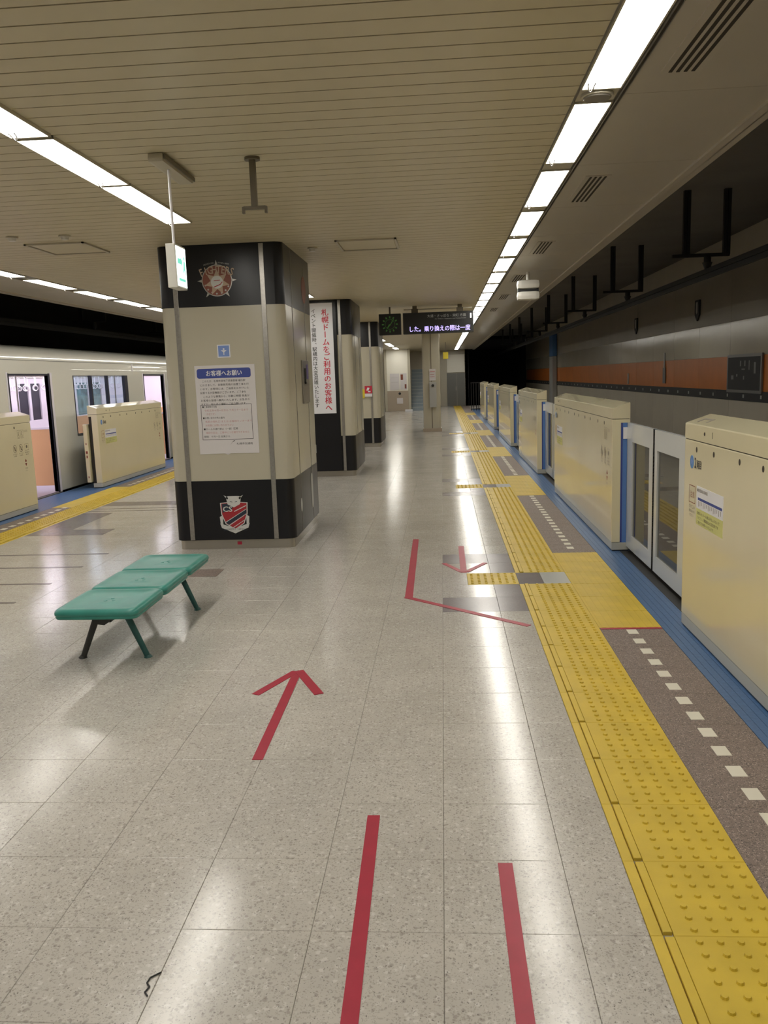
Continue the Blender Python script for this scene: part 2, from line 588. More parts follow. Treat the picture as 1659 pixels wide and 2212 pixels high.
SPOT = (MB(),)
for (r, y0) in rows:
    for (x0, x1, ci) in cols:
        m = FLOOR
        if ci in (0, 1) and (r, ci) in dark:
            m = FLOOR_DARK
        if r in BRAILLE and ci in (0, 1):
            # guide cell crosses from x 0.165; the ordinary tile keeps its left part
            if ci == 0:
                floor_piece(x0, 0.165, y0, y0 + TP, m, (r, ci) in near)
            continue
        floor_piece(x0, x1, y0, y0 + TP, m, (r, ci) in near)
tag(far_l.build('floor_tile', FLOOR, floor), None, None, kind='stuff')
tag(far_d.build('floor_tile', FLOOR_DARK, floor), None, None, kind='stuff')
MB().box(XL1, XR0, -8, T0 - 5 * TP, -0.006, 0).build('floor_slab', FLOOR, floor)

# tactile tiles along the right platform edge
def dots(mb, x0, nx, y0, ny, sx, sy, stag=0):
    for j in range(ny):
        for i in range(nx):
            mb.dome(x0 + i * sx, y0 + j * sy, 0.001, 0.0112, 0.0062)


def tactile_mesh(w, near_tile=True):
    mb = MB()
    mb.tile(GAP, 0.036, GAP, TP - GAP, -0.006, 0.001)
    mb.tile(0.067, w - GAP, GAP, TP - GAP, -0.006, 0.001)
    mb.tile(0.0385, 0.0645, 0.010, TP - 0.010, -0.006, 0.0065)
    if near_tile:
        dots(mb, 0.130, 5, TP / 14, 7, 0.057, TP / 7)
    else:
        for i in range(5):
            mb.box(0.125 + i * 0.055, 0.145 + i * 0.055, 0.01, TP - 0.01, 0.001, 0.005)
    return mb.mesh('tactile_tile', YELLOW)


TM = tactile_mesh(XR1 - XR0)
BM = MB()
BM.tile(GAP, XB - XR1 - GAP, GAP, TP - GAP, -0.006, 0.001)
for i in range(8):
    BM.box(0.02 + i * 0.046, 0.044 + i * 0.046, 0.002, TP - 0.002, 0.001, 0.0022)
BARM = BM.mesh('ribbed_tile', YELLOW)
BRM = MB().tile(GAP, XB - XR1 - GAP, GAP, TP - GAP, -0.006, 0).mesh('granite_tile', BROWN)
SQM = MB().tile(0, 0.062, 0, 0.090, -0.002, 0.0015).mesh('white_marker', WHITE_SQ)
nw = 0
for (r, y0) in rows:
    if r in BRAILLE:
        # guide cell: dotted tile, dark tile, pale tile inside the yellow strip
        mb = MB().tile(GAP, 0.392 - GAP, GAP, TP - GAP, -0.006, 0.0015)
        dots(mb, 0.035, 7, 0.035, 7, 0.054, 0.05)
        mb.build('tactile_tile', YELLOW, floor, (0.165, y0, 0))
        MB().tile(XR0 + GAP, 0.745, y0 + GAP, y0 + TP - GAP, -0.006, 0).build('floor_tile', FLOOR_DARK, floor)
        MB().tile(0.748, XR1 - GAP, y0 + GAP, y0 + TP - GAP, -0.006, 0).build('floor_tile', GREY_INLAY, floor)
    else:
        link('tactile_tile', TM, floor, (XR0, y0, 0))
for (a, b) in [(T0 - 5 * TP, 5.13)] + [(WIDE[k][1], WIDE[k + 1][0]) for k in range(5)]:
    n = max(1, round((b - a) / TP))
    for i in range(n):
        y0 = b - (i + 1) * (b - a) / n if a < 1 else a + i * (b - a) / n
        o = link('granite_tile', BRM, floor, (XR1, y0, 0))
        o.scale = (1, (b - a) / n / TP, 1)
    y = b - 0.13
    while y > a + 0.02 and nw < 150:
        if y > 1.5:
            link('white_marker', SQM, floor, (1.106, y, 0))
            nw += 1
        y -= 0.184
for (a, b) in WIDE:
    if a < 0:
        continue
    n = 6
    for i in range(n):
        o = link('ribbed_tile', BARM, floor, (XR1, a + i * (b - a) / n, 0))
        o.scale = (1, (b - a) / n / TP, 1)
MB().box(XR0, XB, -8, T0 - 5 * TP, -0.006, 0).build('granite_slab', BROWN, floor)
MB().box(XR1, XB, 35.6, YEND, -0.006, 0).build('granite_slab', BROWN, floor)
MB().box(XR0, XR1, 113 * TP + T0, YEND, -0.006, 0).build('granite_slab', BROWN, floor)
# blue rubber edge, laid in strips with fine grooves
mb = MB()
for i in range(16):
    x0 = XB + i * (XE - XB) / 16
    mb.box(x0 + 0.0008, x0 + (XE - XB) / 16 - 0.0008, -8, YEND - 5, -0.006, 0.001)
mb.build('blue_edge_strip', BLUE_FLOOR, floor)

# left platform edge: tactile strip, granite, white squares, blue strip
TML = tactile_mesh(XL1 - XL0)
for r in range(8, 75):
    y0 = T0 + TP * r
    o = link('tactile_tile', TML, floor, (XL1, y0 + TP, 0))
    o.rotation_euler = (0, 0, math.pi)
MB().box(XL0, XL1, -8, T0 + TP * 8, -0.006, 0).build('yellow_slab', YELLOW, floor)
MB().box(XL0, XL1, T0 + TP * 75, YEND, -0.006, 0).build('yellow_slab', YELLOW, floor)
LW = [(9.95 + 5.35 * k, 12.1 + 5.35 * k) for k in range(-2, 5)]
mb, mb2 = MB(), MB()
for (a, b) in LW:
    mb2.tile(XLB, XL0, a + 0.9, b + 0.9, -0.006, 0.001)
    mb.tile(XLB, XL0, b + 0.9, a + 0.9 + 5.35, -0.006, 0)
mb.build('granite_strip', BROWN, floor)
mb2.build('yellow_strip', YELLOW_B, floor)
y = 6.4
while y < 30:
    if not any(a + 0.9 < y < b + 0.9 for a, b in LW):
        link('white_marker', SQM, floor, (-5.175, y, 0))
    y += 0.200
mb = MB()
for i in range(12):
    x0 = XLE + i * (XLB - XLE) / 12
    mb.box(x0 + 0.002, x0 + (XLB - XLE) / 12 - 0.002, -8, YEND - 5, -0.006, 0.001)
mb.build('blue_edge_strip', BLUE_FLOOR, floor)

# dark inlaid bands and lines on the left half of the platform, one dark tile behind the bench
lines = MB()
for y0, xr in ((7.70, -3.27), (7.13, -3.28), (6.51, -3.28), (5.92, -3.28), (10.42, -3.5), (10.62, -3.5), (14.2, -3.5)):
    lines.box(-4.64, xr, y0, y0 + 0.045, 0.0, 0.0012)
lines.build('floor_line', FLOOR_DARK, floor)
for (xa, xb_, ya, yb) in ((-4.64, -3.75, 8.75, 9.1), (-4.64, -4.25, 9.1, 10.3), (-4.64, -3.6, 10.9, 11.25), (-4.64, -3.75, 14.6, 14.95)):
    MB().box(xa, xb_, ya, yb, 0.0, 0.0012).build('floor_band', FLOOR_DARK, floor)
MB().box(-2.16, -1.925, 6.69, 6.96, 0.0, 0.002).build('dark_floor_plate', BROWN, floor)

# ------------------------------------------------------------------ red floor tape
def tape(name, label, pieces):
    t = thing(name, label, 'floor tape', (*pieces[0][0], 0))
    ox, oy = pieces[0][0]
    for k, (p, q, w, nm) in enumerate(pieces):
        p, q = Vector((*p, 0)), Vector((*q, 0))
        d = (q - p).normalized()
        n = Vector((-d.y, d.x, 0)) * (w / 2)
        z0, z1 = 0.0012 + 0.0006 * k, 0.0020 + 0.0006 * k
        pts = [p + n, p - n, q - n, q + n]
        mb = MB()
        vs = [(a.x - ox, a.y - oy, z) for z in (0.0003, z1) for a in pts]
        mb._add(vs, [(3, 2, 1, 0), (4, 5, 6, 7), (0, 1, 5, 4), (1, 2, 6, 5), (2, 3, 7, 6), (3, 0, 4, 7)])
        mb.build(nm, RED, t)
    return t


tape('tape_arrow', 'red tape arrow on the floor pointing away, in front of the green bench', [((-0.826, 3.306), (-0.838, 4.37), 0.047, 'arrow_shaft'), ((-1.0, 4.05), (-0.848, 4.39), 0.046, 'arrow_barb'), ((-0.832, 4.40), (-0.668, 4.05), 0.050, 'arrow_barb')])
tape('tape_line', 'long straight red tape strip on the floor, nearest and left of centre', [((-0.262, 1.50), (-0.288, 2.853), 0.046, 'tape_strip')])
tape('tape_line', 'straight red tape strip on the floor beside the yellow tiles', [((0.172, 1.50), (0.172, 2.553), 0.048, 'tape_strip')])
tape('tape_corner', 'red tape corner on the floor, long leg away and long leg to the yellow tiles', [((-0.294, 8.13), (-0.278, 5.90), 0.058, 'tape_strip'), ((-0.30, 5.935), (0.520, 5.19), 0.045, 'tape_strip')])
tape('tape_arrow', 'red tape arrow pointing at the viewer, on the dark tiles by the platform edge', [((0.144, 7.75), (0.142, 6.68), 0.052, 'arrow_shaft'), ((-0.02, 7.03), (0.128, 6.70), 0.042, 'arrow_barb'), ((0.335, 7.02), (0.165, 6.70), 0.042, 'arrow_barb')])
tape('tape_line', 'thin red tape line where the yellow ribbed tiles meet the brown ones', [((0.955, 5.112), (1.33, 5.112), 0.028, 'tape_strip')])

# ------------------------------------------------------------------ ceiling
ceiling = MB().box(-5.65, 1.65, -8, YEND, ZC + 0.02, ZC + 0.9).build('ceiling', CEIL_DK)
structure(ceiling)
SL = MB().box(-4.62, 0.645, 0.0045, 0.1355, ZC - 0.0, ZC + 0.02).mesh('ceiling_slat', CEIL)
n_sl = 0
y = 0.128
while y < YEND - 0.2 and n_sl < 300:
    link('ceiling_slat', SL, ceiling, (0, y, 0))
    y += 0.14
    n_sl += 1
if y < YEND:
    MB().box(-4.62, 0.645, y, YEND, ZC, ZC + 0.02).build('ceiling_board', CEIL, ceiling)
MB().box(-4.62, 0.645, -8, 0.125, ZC, ZC + 0.02).build('ceiling_board', CEIL, ceiling)
# right light channel with a double metal edge, then smooth panels
MB().box(0.649, 0.875, -8, YEND, ZC + 0.012, ZC + 0.02).build('light_trough', CHANNEL, ceiling)
MB().box(0.850, 0.857, -8, YEND, ZC - 0.004, ZC + 0.012).box(0.868, 0.873, -8, YEND, ZC - 0.006, ZC + 0.012).build('trough_edge', STEEL, ceiling)
MB().box(-4.88, -4.62, -8, YEND, ZC + 0.012, ZC + 0.02).build('light_trough', CHANNEL, ceiling)
PR = MB().box(0.877, 1.648, 0.002, 1.338, ZC, ZC + 0.02).mesh('ceiling_panel', SOFFIT)
PL = MB().box(-5.648, -4.883, 0.002, 1.338, ZC, ZC + 0.02).mesh('ceiling_panel', SOFFIT)
for k in range(-6, 30):
    y0 = 4.20 + 1.34 * k
    if y0 + 1.34 < YEND:
        link('ceiling_panel', PR, ceiling, (0, y0, 0))
        link('ceiling_panel', PL, ceiling, (0, y0, 0))
# folded fascia along both soffit edges
MB().box(1.60, 1.655, -8, YEND, ZC - 0.014, ZC).box(1.65, 1.70, -8, YEND, ZC - 0.014, 3.8).build('fascia', SOFFIT, ceiling)
MB().box(-5.655, -5.60, -8, YEND, ZC - 0.014, ZC).box(-5.70, -5.65, -8, YEND, ZC - 0.014, 3.8).build('fascia', SOFFIT, ceiling)

# ------------------------------------------------------------------ fluorescent lights
def light_fixture(w, L, hook=True):
    root = thing('ceiling_light', '', 'ceiling light')
    fr = MB()
    fr.box(-w / 2 - 0.006, w / 2 + 0.006, 0, 0.012, -0.006, 0.011)
    fr.box(-w / 2 - 0.006, w / 2 + 0.006, L - 0.012, L, -0.006, 0.011)
    fr.box(-w / 2 - 0.008, -w / 2, 0, L, -0.006, 0.011)
    fr.box(w / 2, w / 2 + 0.008, 0, L, -0.006, 0.011)
    fr.build('frame', FIXTURE, root)
    MB().box(-w / 2, w / 2, 0.012, L - 0.012, -0.003, 0.009).build('diffuser', LAMPMAT, root)
    if hook:
        h = MB()
        pts = [(-0.055 + 0.03 * math.cos(t) * 0.5, L - 0.09 + 0.045 * math.sin(t), -0.006 - 0.022 * math.sin(t * 1.0) ** 2) for t in [math.pi * k / 8 for k in range(9)]]
        for a, b in zip(pts, pts[1:]):
            h.tube(a, b, 0.0035, n=6, cap=False)
        h.build('latch', STEEL, root)
    return root


protoR = light_fixture(0.170, 1.155)
used = [False]
k0 = -5
for i in range(34):
    k = k0 + i
    y0 = 4.285 + 1.34 * k
    if y0 + 1.16 > YEND - 0.3:
        break
    o = protoR if i == 0 else copy_tree(protoR)
    o.location = (0.748, y0, ZC)
    vis = k + 1
    if vis < 0:
        lab = 'fluorescent ceiling light of the right-hand row, overhead behind the viewer'
        tag(o, lab, None, 'right row lights behind the viewer')
    elif vis < 29:
        tag(o, f'lit rectangular ceiling light in the row above the right gates, {ORD[vis]} from the viewer', None, 'right row of ceiling lights')
    else:
        tag(o, 'last lit ceiling light of the right-hand row, at the far wall', None, 'right row lights at the far end')
# thin gap covers and a round speaker between the first two
for k in range(-1, 12):
    y0 = 4.285 + 1.34 * k - 0.18
    MB().box(0.660, 0.838, y0 + 0.005, y0 + 0.175, ZC + 0.002, ZC + 0.010).build('trough_cover', FIXTURE, ceiling)
t = thing('ceiling_speaker', 'round grey speaker grille between the two nearest right-hand lights', 'speaker', (0.748, 4.19, ZC))
MB().tube((0, 0, 0.006), (0, 0, -0.012), 0.076, n=28).build('rim', FIXTURE, t)
MB().tube((0, 0, -0.010), (0, 0, -0.018), 0.066, 0.060, n=28).build('grille', CHANNEL, t)

# middle row: two joined fixtures near, then the pieces between the pillars
mid = [(-1.2, 1.3), (0.15, 1.3), (1.5, 1.4), (2.95, 1.35), (4.33, 1.04), (5.39, 1.31)]
mid_far = [(10.4, 1.3), (11.75, 1.3), (16.0, 1.3), (17.35, 1.3), (26.8, 2.8), (31.8, 3.1), (36.6, 2.3)]
names_mid = {3: 'long ceiling light of the middle row cut by the left photo edge', 4: 'short ceiling light of the middle row, between its two longer neighbours', 5: 'ceiling light at the near end of the pillars, behind the exit sign rod'}
for i, (y0, L) in enumerate(mid + mid_far):
    o = light_fixture(0.19, L)
    o.location = (-2.03, y0, ZC - 0.010)
    if i < 3:
        tag(o, 'ceiling light of the middle row, overhead and behind the viewer', None, 'middle row lights behind the viewer')
    elif i < 6:
        tag(o, names_mid[i], None, 'middle row of ceiling lights')
    elif i < 10:
        tag(o, ['nearer ceiling light between the first and second big pillars', 'ceiling light between the first and second big pillars, peeping out above the banner', 'nearer ceiling light between the second and third big pillars', 'farther ceiling light between the second and third big pillars'][i - 6], None, 'middle row lights between pillars')
    else:
        tag(o, f'small distant ceiling light seen under the clock, {ORD[i - 10]} of three', None, 'middle row lights under the clock')
# left row
protoL = light_fixture(0.180, 1.10)
for i in range(17):
    k = i - 5
    y0 = 9.68 + 1.36 * k
    o = protoL if i == 0 else copy_tree(protoL)
    o.location = (-4.75, y0, ZC)
    if k < -1:
        tag(o, 'ceiling light of the left row, out beyond the left photo edge', None, 'left row lights beyond the photo edge')
    elif k < 5:
        tag(o, f'narrow lit ceiling light above the train side, {ORD[k + 1]} in the left row', None, 'left row of ceiling lights')
    else:
        tag(o, 'ceiling light of the left row, hidden past the large pillar', None, 'left row lights behind the pillar')

# ------------------------------------------------------------------ things on the ceiling
def vent(y0, y1, lab):
    t = thing('air_vent', lab, 'air vent', (1.055, y0, ZC), group='air vents in the right soffit')
    L = y1 - y0
    MB().box(-0.085, 0.085, -0.02, L + 0.02, -0.006, 0.0).build('frame', SOFFIT, t)
    for i in range(4):
        x = -0.054 + i * 0.032
        MB().box(x, x + 0.015, 0, L, -0.0085, -0.005).build('slot', DARKHOLE, t)
    return t


for i in range(6):
    y0 = 3.12 + 2.73 * i
    vent(y0, y0 + 0.80, f'slotted air vent in the right-hand ceiling panels, {ORD[i]} from the viewer')

t = thing('security_camera', 'white rounded twin camera housing hanging below the right-hand ceiling', 'camera', (1.12, 11.05, 2.63))
mb = MB()
mb.tube((-0.13, 0, 0), (0.13, 0, 0), 0.05, n=18)
mb.build('slot_band', BLACKM, t)
MB().box(-0.14, 0.14, -0.10, 0.10, 0.018, 0.125, 0.048).build('upper_housing', CCTV_W, t)
MB().box(-0.14, 0.14, -0.10, 0.10, -0.12, -0.015, 0.048).build('lower_housing', CCTV_W, t)
MB().tube((0, 0, 0.12), (0, 0, 0.238), 0.02, n=10).build('stem', CCTV_W, t)

# T-shaped bare bracket
t = thing('ceiling_bracket', 'bare brown metal T-bracket hanging from the slatted ceiling', 'bracket', (-1.05, 4.944, ZC))
MB().tube((0, 0, 0), (0, 0, -0.015), 0.045, n=16).build('flange', METAL_DK, t)
MB().box(-0.017, 0.017, -0.017, 0.017, -0.27, -0.012, 0.003).build('stem', METAL_DK, t)
MB().box(-0.065, 0.065, -0.012, 0.012, -0.285, -0.265, 0.004).box(-0.072, -0.058, -0.012, 0.012, -0.305, -0.268).box(0.058, 0.072, -0.012, 0.012, -0.305, -0.268).build('foot_plate', METAL_DK, t)

# exit sign on a rod below an oblong ceiling box
t = thing('exit_sign', 'small white lit exit sign box hanging on a thin rod in front of the pillar', 'sign', (-1.528, 4.93, 2.15))
MB().box(-0.06, 0.03, -0.20, 0.37, 0.660, 0.709, 0.02).build('ceiling_box', FIXTURE, t)
MB().box(0.033, 0.040, -0.20, 0.37, 0.675, 0.700).build('box_grille', METAL_DK, t)
MB().tube((0, -0.02, 0.24), (0, -0.02, 0.67), 0.008, n=10).build('rod', STRAP, t)
MB().box(-0.028, 0.028, -0.095, 0.095, 0.0, 0.245, 0.005).build('box', CCTV_W, t)
P = plane_map((0.0285, -0.088, 0.012), (0, 1, 0), (0, 0, 1), (1, 0, 0))
MB().prism(rect(0, 0, 0.176, 0.222), P, 0.0015).build('lit_face', SIGN_WHITE, t)
mb = MB()
mb.prism(rect(0.020, 0.125, 0.075, 0.155), P, 0.0025)
mb.prism([(0.075, 0.112), (0.105, 0.140), (0.075, 0.168)], P, 0.0025)
mb.prism(circle(0.140, 0.165, 0.010, 10), P, 0.0025)
mb.prism([(0.125, 0.115), (0.135, 0.150), (0.152, 0.145), (0.148, 0.110)], P, 0.0025)
mb.prism([(0.125, 0.115), (0.148, 0.110), (0.158, 0.075), (0.148, 0.073), (0.135, 0.100), (0.120, 0.078), (0.112, 0.084)], P, 0.0025)
mb.prism(rect(0.03, 0.03, 0.15, 0.045), P, 0.0025)
mb.build('green_symbol', SIGN_GREEN, t)

# flush hatch frames and small detectors
def hatch(x0, x1, y0, y1, lab):
    t = thing('ceiling_hatch', lab, 'ceiling hatch', ((x0 + x1) / 2, (y0 + y1) / 2, ZC), group='ceiling hatches')
    w, h = (x1 - x0) / 2, (y1 - y0) / 2
    MB().box(-w, w, -h, -h + 0.02, -0.014, 0).box(-w, w, h - 0.02, h, -0.014, 0).box(-w, -w + 0.02, -h, h, -0.014, 0).box(w - 0.02, w, -h, h, -0.014, 0).build('rim', FIXTURE, t)
    MB().box(-w + 0.03, w - 0.03, -h + 0.03, h - 0.03, -0.006, 0).build('panel', CEIL, t)


hatch(-0.96, -0.39, 7.93, 8.55, 'flush rectangular ceiling hatch right of the large pillar top')
hatch(-3.64, -3.10, 7.37, 7.97, 'flush rectangular ceiling hatch left of the large pillar top')
for xx, yy, lab in ((-3.55, 7.0, 'small round ceiling detector near the left photo edge'), (-3.12, 7.05, 'small round ceiling detector just left of the large pillar'), (-1.22, 8.3, 'small round ceiling detector against the right side of the large pillar top')):
    t = thing('smoke_detector', lab, 'detector', (xx, yy, ZC))
    MB().tube((0, 0, 0), (0, 0, -0.012), 0.05, n=16).build('base', FIXTURE, t)
    MB().tube((0, 0, -0.010), (0, 0, -0.035), 0.036, 0.028, n=16).build('head', CCTV_W, t)

# ------------------------------------------------------------------ pillars
PX0, PX1 = -2.62, -1.44


def rounded_column(x0, x1, y0, y1, z0, z1, r, m, name, parent):
    pts = rrect(x0, y0, x1, y1, r, 5)
    n = len(pts)
    mb = MB()
    vs = [(a, b, z) for z in (z0, z1) for a, b in pts]
    mb._add(vs, [(k, (k + 1) % n, n + (k + 1) % n, n + k) for k in range(n)], True)
    mb._add([(a, b, z0) for a, b in pts], [tuple(range(n))[::-1]])
    mb._add([(a, b, z1) for a, b in pts], [tuple(range(n))])
    return mb.build(name, m, parent)


def pillar(y0, lab, strips=(-2.455, -1.630)):
    cx, d = -2.03, 1.62
    t = thing('pillar', lab, 'pillar', (cx, y0, 0))
    a, b = PX0 - cx, PX1 - cx
    rounded_column(a + 0.02, b - 0.02, 0.02, d - 0.02, 0, 0.092, 0.07, PLINTH, 'plinth', t)
    rounded_column(a, b, 0, d, 0.092, 0.672, 0.085, BLACK, 'lower_band', t)
    rounded_column(a + 0.002, b - 0.002, 0.002, d - 0.002, 0.672, 2.303, 0.085, CREAM, 'cladding', t)
    rounded_column(a, b, 0, d, 2.303, ZC, 0.085, BLACK, 'upper_band', t)
    for s in strips:
        MB().box(s - cx - 0.022, s - cx + 0.022, -0.006, 0.004, 0.095, ZC - 0.01, 0.002).build('metal_strip', STEEL, t)
    for s in (0.42, 1.15):
        MB().box(b - 0.003, b + 0.002, s - 0.004, s + 0.004, 0.10, ZC - 0.01).build('side_joint', STEEL, t)
    return t


p1 = pillar(7.83, 'large cream and black pillar nearest the bench, with posters and crests')
p2 = pillar(13.68, 'second large pillar, black front with a tall white banner')
p3 = pillar(19.40, 'third large pillar carrying small yellow and red signs')
# full-height black board on the second pillar
MB().box(-0.55, 0.352, -0.03, 0.0, 0.10, 2.85, 0.004).build('black_board', BLACK, p2)

# emblem on the upper black band: star, ball and arched word
P = plane_map((-0.025, -0.0015, 2.565), (1, 0, 0), (0, 0, 1), (0, -1, 0))
mb = MB()
mb.prism(circle(0, -0.03, 0.135, 28), P, 0.0008)
mb.build('emblem_disc', CREST_RUST, p1)
mb = MB()
for k in range(40):
    a0, a1 = 2 * math.pi * k / 40, 2 * math.pi * (k + 1) / 40
    mb.flat([(0.135 * math.cos(a0), -0.03 + 0.135 * math.sin(a0)), (0.135 * math.cos(a1), -0.03 + 0.135 * math.sin(a1)), (0.143 * math.cos(a1), -0.03 + 0.143 * math.sin(a1)), (0.143 * math.cos(a0), -0.03 + 0.143 * math.sin(a0))], [(0, 1, 2, 3)], P, 0.0014)
for a in (90, 0, 180, 233, 307):
    ca, sa = math.cos(math.radians(a)), math.sin(math.radians(a))
    mb.flat([(0.138 * ca - 0.014 * sa, -0.03 + 0.138 * sa + 0.014 * ca), (0.138 * ca + 0.014 * sa, -0.03 + 0.138 * sa - 0.014 * ca), (0.185 * ca, -0.03 + 0.185 * sa)], [(0, 1, 2)], P, 0.0014)
for a in range(200, 345, 22):
    ca, sa = math.cos(math.radians(a)), math.sin(math.radians(a))
    mb.flat(circle(0.118 * ca, -0.03 + 0.118 * sa, 0.009, 6), [tuple(range(6))], P, 0.0014)
mb.build('emblem_ring', STEEL, p1)
star = []
for k in range(14):
    a = math.radians(90 + k * 360 / 14)
    rr = 0.118 if k % 2 == 0 else 0.062
    star.append((rr * math.cos(a), -0.045 + rr * math.sin(a)))
MB().prism(star, P, 0.0018).build('emblem_star', CREST_TAN, p1)
MB().prism(circle(0, -0.045, 0.058, 24), P, 0.0024).build('emblem_ball', CREST_WHITE, p1)
mb = MB()
mb.flat([(-0.03, -0.033), (0.03, -0.030), (0.03, -0.025), (-0.03, -0.028)], [(0, 1, 2, 3)], P, 0.0029)
mb.flat([(-0.035, -0.085), (0.028, -0.062), (0.048, -0.040), (0.052, -0.046), (0.030, -0.070), (-0.03, -0.092)], [(0, 1, 2, 3, 4, 5)], P, 0.0029)
mb.build('emblem_seam', CREST_RED, p1)


def arched(mb, s, P, R, cu, cv, h, spread, d, bold=0.01, wide=1.0):
    n = len(s)
    for i, ch in enumerate(s):
        vs, fs, w = glyphs(ch, bold)
        a = math.radians(90 + spread / 2 - spread * (i + 0.5) / n)
        mx = max(v[0] for v in vs) / 2 if vs else 0
        rot = a - math.pi / 2
        out = []
        for x, y in vs:
            lx, ly = (x - mx) * h * wide, y * h
            ux = lx * math.cos(rot) - ly * math.sin(rot) + cu + R * math.cos(a)
            vy = lx * math.sin(rot) + ly * math.cos(rot) + cv + R * math.sin(a)
            out.append(P(ux, vy, d))
        mb._add(out, fs)


mb = MB()
arched(mb, 'FIGHTERS', P, 0.40, 0, -0.365, 0.098, 44, 0.0036, 0.012, 0.74)
mb.build('emblem_word', CREST_TAN, p1)
mb = MB()
arched(mb, 'HOKKAIDO NIPPON-HAM', P, 0.40, 0, -0.278, 0.020, 34, 0.0036, 0.0, 0.9)
mb.build('emblem_word', STEEL, p1)

# crest on the lower black band: banded shield with an owl head and ribbon
P = plane_map((0.000, -0.0015, 0.355), (1, 0, 0), (0, 0, 1), (0, -1, 0))
shield = [(-0.125, 0.095), (-0.06, 0.10), (0, 0.075), (0.06, 0.10), (0.125, 0.095), (0.120, -0.01), (0.085, -0.10), (0.0, -0.155), (-0.085, -0.10), (-0.120, -0.01)]
MB().prism([(x * 1.08, y * 1.06) for x, y in shield], P, 0.0008).build('crest_border', CREST_WHITE, p1)
MB().prism(shield, P, 0.0014).build('crest_field', CREST_RED, p1)
mb = MB()
mb.prism([(-0.118, 0.09), (-0.06, 0.094), (0, 0.07), (-0.03, 0.03), (-0.115, 0.005)], P, 0.0020)
mb.prism([(-0.09, -0.09), (0.118, 0.035), (0.120, 0.005), (0.117, -0.005), (-0.06, -0.115)], P, 0.0020)
mb.build('crest_band', CREST_NAVY, p1)
mb = MB()
for (a, b, c, d_) in (((0.0, 0.020), (0.118, 0.075), (0.119, 0.066), (0.0, 0.011)), ((-0.09, -0.086), (0.119, 0.040), (0.119, 0.034), (-0.088, -0.092)), ((-0.058, -0.117), (0.118, -0.006), (0.117, -0.013), (-0.052, -0.122)), ((-0.02, -0.14), (0.10, -0.065), (0.098, -0.072), (-0.015, -0.145))):
    mb.flat([a, b, c, d_], [(0, 1, 2, 3)], P, 0.0026)
put_text(mb, 'CS', P, -0.112, 0.015, 0.072, 0.095, 0.0030, 0.02)
mb.build('crest_line', CREST_WHITE, p1)
mb = MB()
mb.prism([(-0.075, 0.155), (-0.05, 0.165), (0.05, 0.165), (0.075, 0.155), (0.060, 0.085), (0.0, 0.055), (-0.060, 0.085)], P, 0.0030)
mb.prism([(-0.095, 0.175), (-0.05, 0.150), (-0.06, 0.13)], P, 0.0030)
mb.prism([(0.095, 0.175), (0.06, 0.13), (0.05, 0.150)], P, 0.0030)
mb.prism([(-0.145, -0.035), (-0.115, -0.02), (-0.115, -0.11), (-0.14, -0.10)], P, 0.0024)
mb.prism([(0.115, -0.02), (0.145, -0.035), (0.14, -0.10), (0.115, -0.11)], P, 0.0024)
mb.prism([(-0.145, -0.10), (0, -0.150), (0.145, -0.10), (0.13, -0.145), (0, -0.20), (-0.13, -0.145)], P, 0.0026)
mb.build('crest_owl_and_ribbon', CREST_WHITE, p1)
mb = MB()
mb.flat([(-0.035, 0.118), (-0.010, 0.108), (-0.014, 0.104), (-0.035, 0.112)], [(0, 1, 2, 3)], P, 0.0046)
mb.flat([(0.035, 0.118), (0.010, 0.108), (0.014, 0.104), (0.035, 0.112)], [(0, 1, 2, 3)], P, 0.0046)
arched(mb, 'CONSADOLE SAPPORO', P, 0.50, 0, -0.665, 0.026, 26, 0.0046, 0.0, 0.75)
mb.build('crest_lettering', CREST_NAVY, p1)
# pale shapes on the black bands of the pillar's right side
P = plane_map((0.5915, 0.75, 0.38), (0, 1, 0), (0, 0, 1), (1, 0, 0))
MB().prism(circle(-0.35, -0.02, 0.05, 14, 0.07), P, 0.0008).prism(rrect(0.30, -0.16, 0.42, 0.22, 0.05), P, 0.0008).build('side_crest', PHONE, p1)
P = plane_map((0.5915, 0.75, 2.565), (0, 1, 0), (0, 0, 1), (1, 0, 0))
MB().prism(circle(0.40, -0.03, 0.14, 18), P, 0.0008).build('side_crest', CREST_RUST, p1)

# things fixed to the first pillar
Y1F = 7.83
t = thing('blue_pictogram', 'small pale blue square pictogram above the notice on the pillar', 'sign', (-2.033, Y1F - 0.0005, 1.893))
P = plane_map((0, 0, 0), (1, 0, 0), (0, 0, 1), (0, -1, 0))
MB().prism(rect(-0.062, -0.060, 0.062, 0.060), P, 0.003).build('plate', PAPER_B, t)
MB().prism(rect(-0.052, -0.050, 0.052, 0.050), P, 0.004).build('blue_field', PALEBLUE, t)
mb = MB()
mb.prism(circle(0, 0.018, 0.009, 10), P, 0.005)
mb.prism([(-0.028, 0.008), (0.028, 0.008), (0.004, -0.012), (0.004, -0.036), (-0.004, -0.036), (-0.004, -0.012)], P, 0.005)
mb.build('figure', PAPER_B, t)

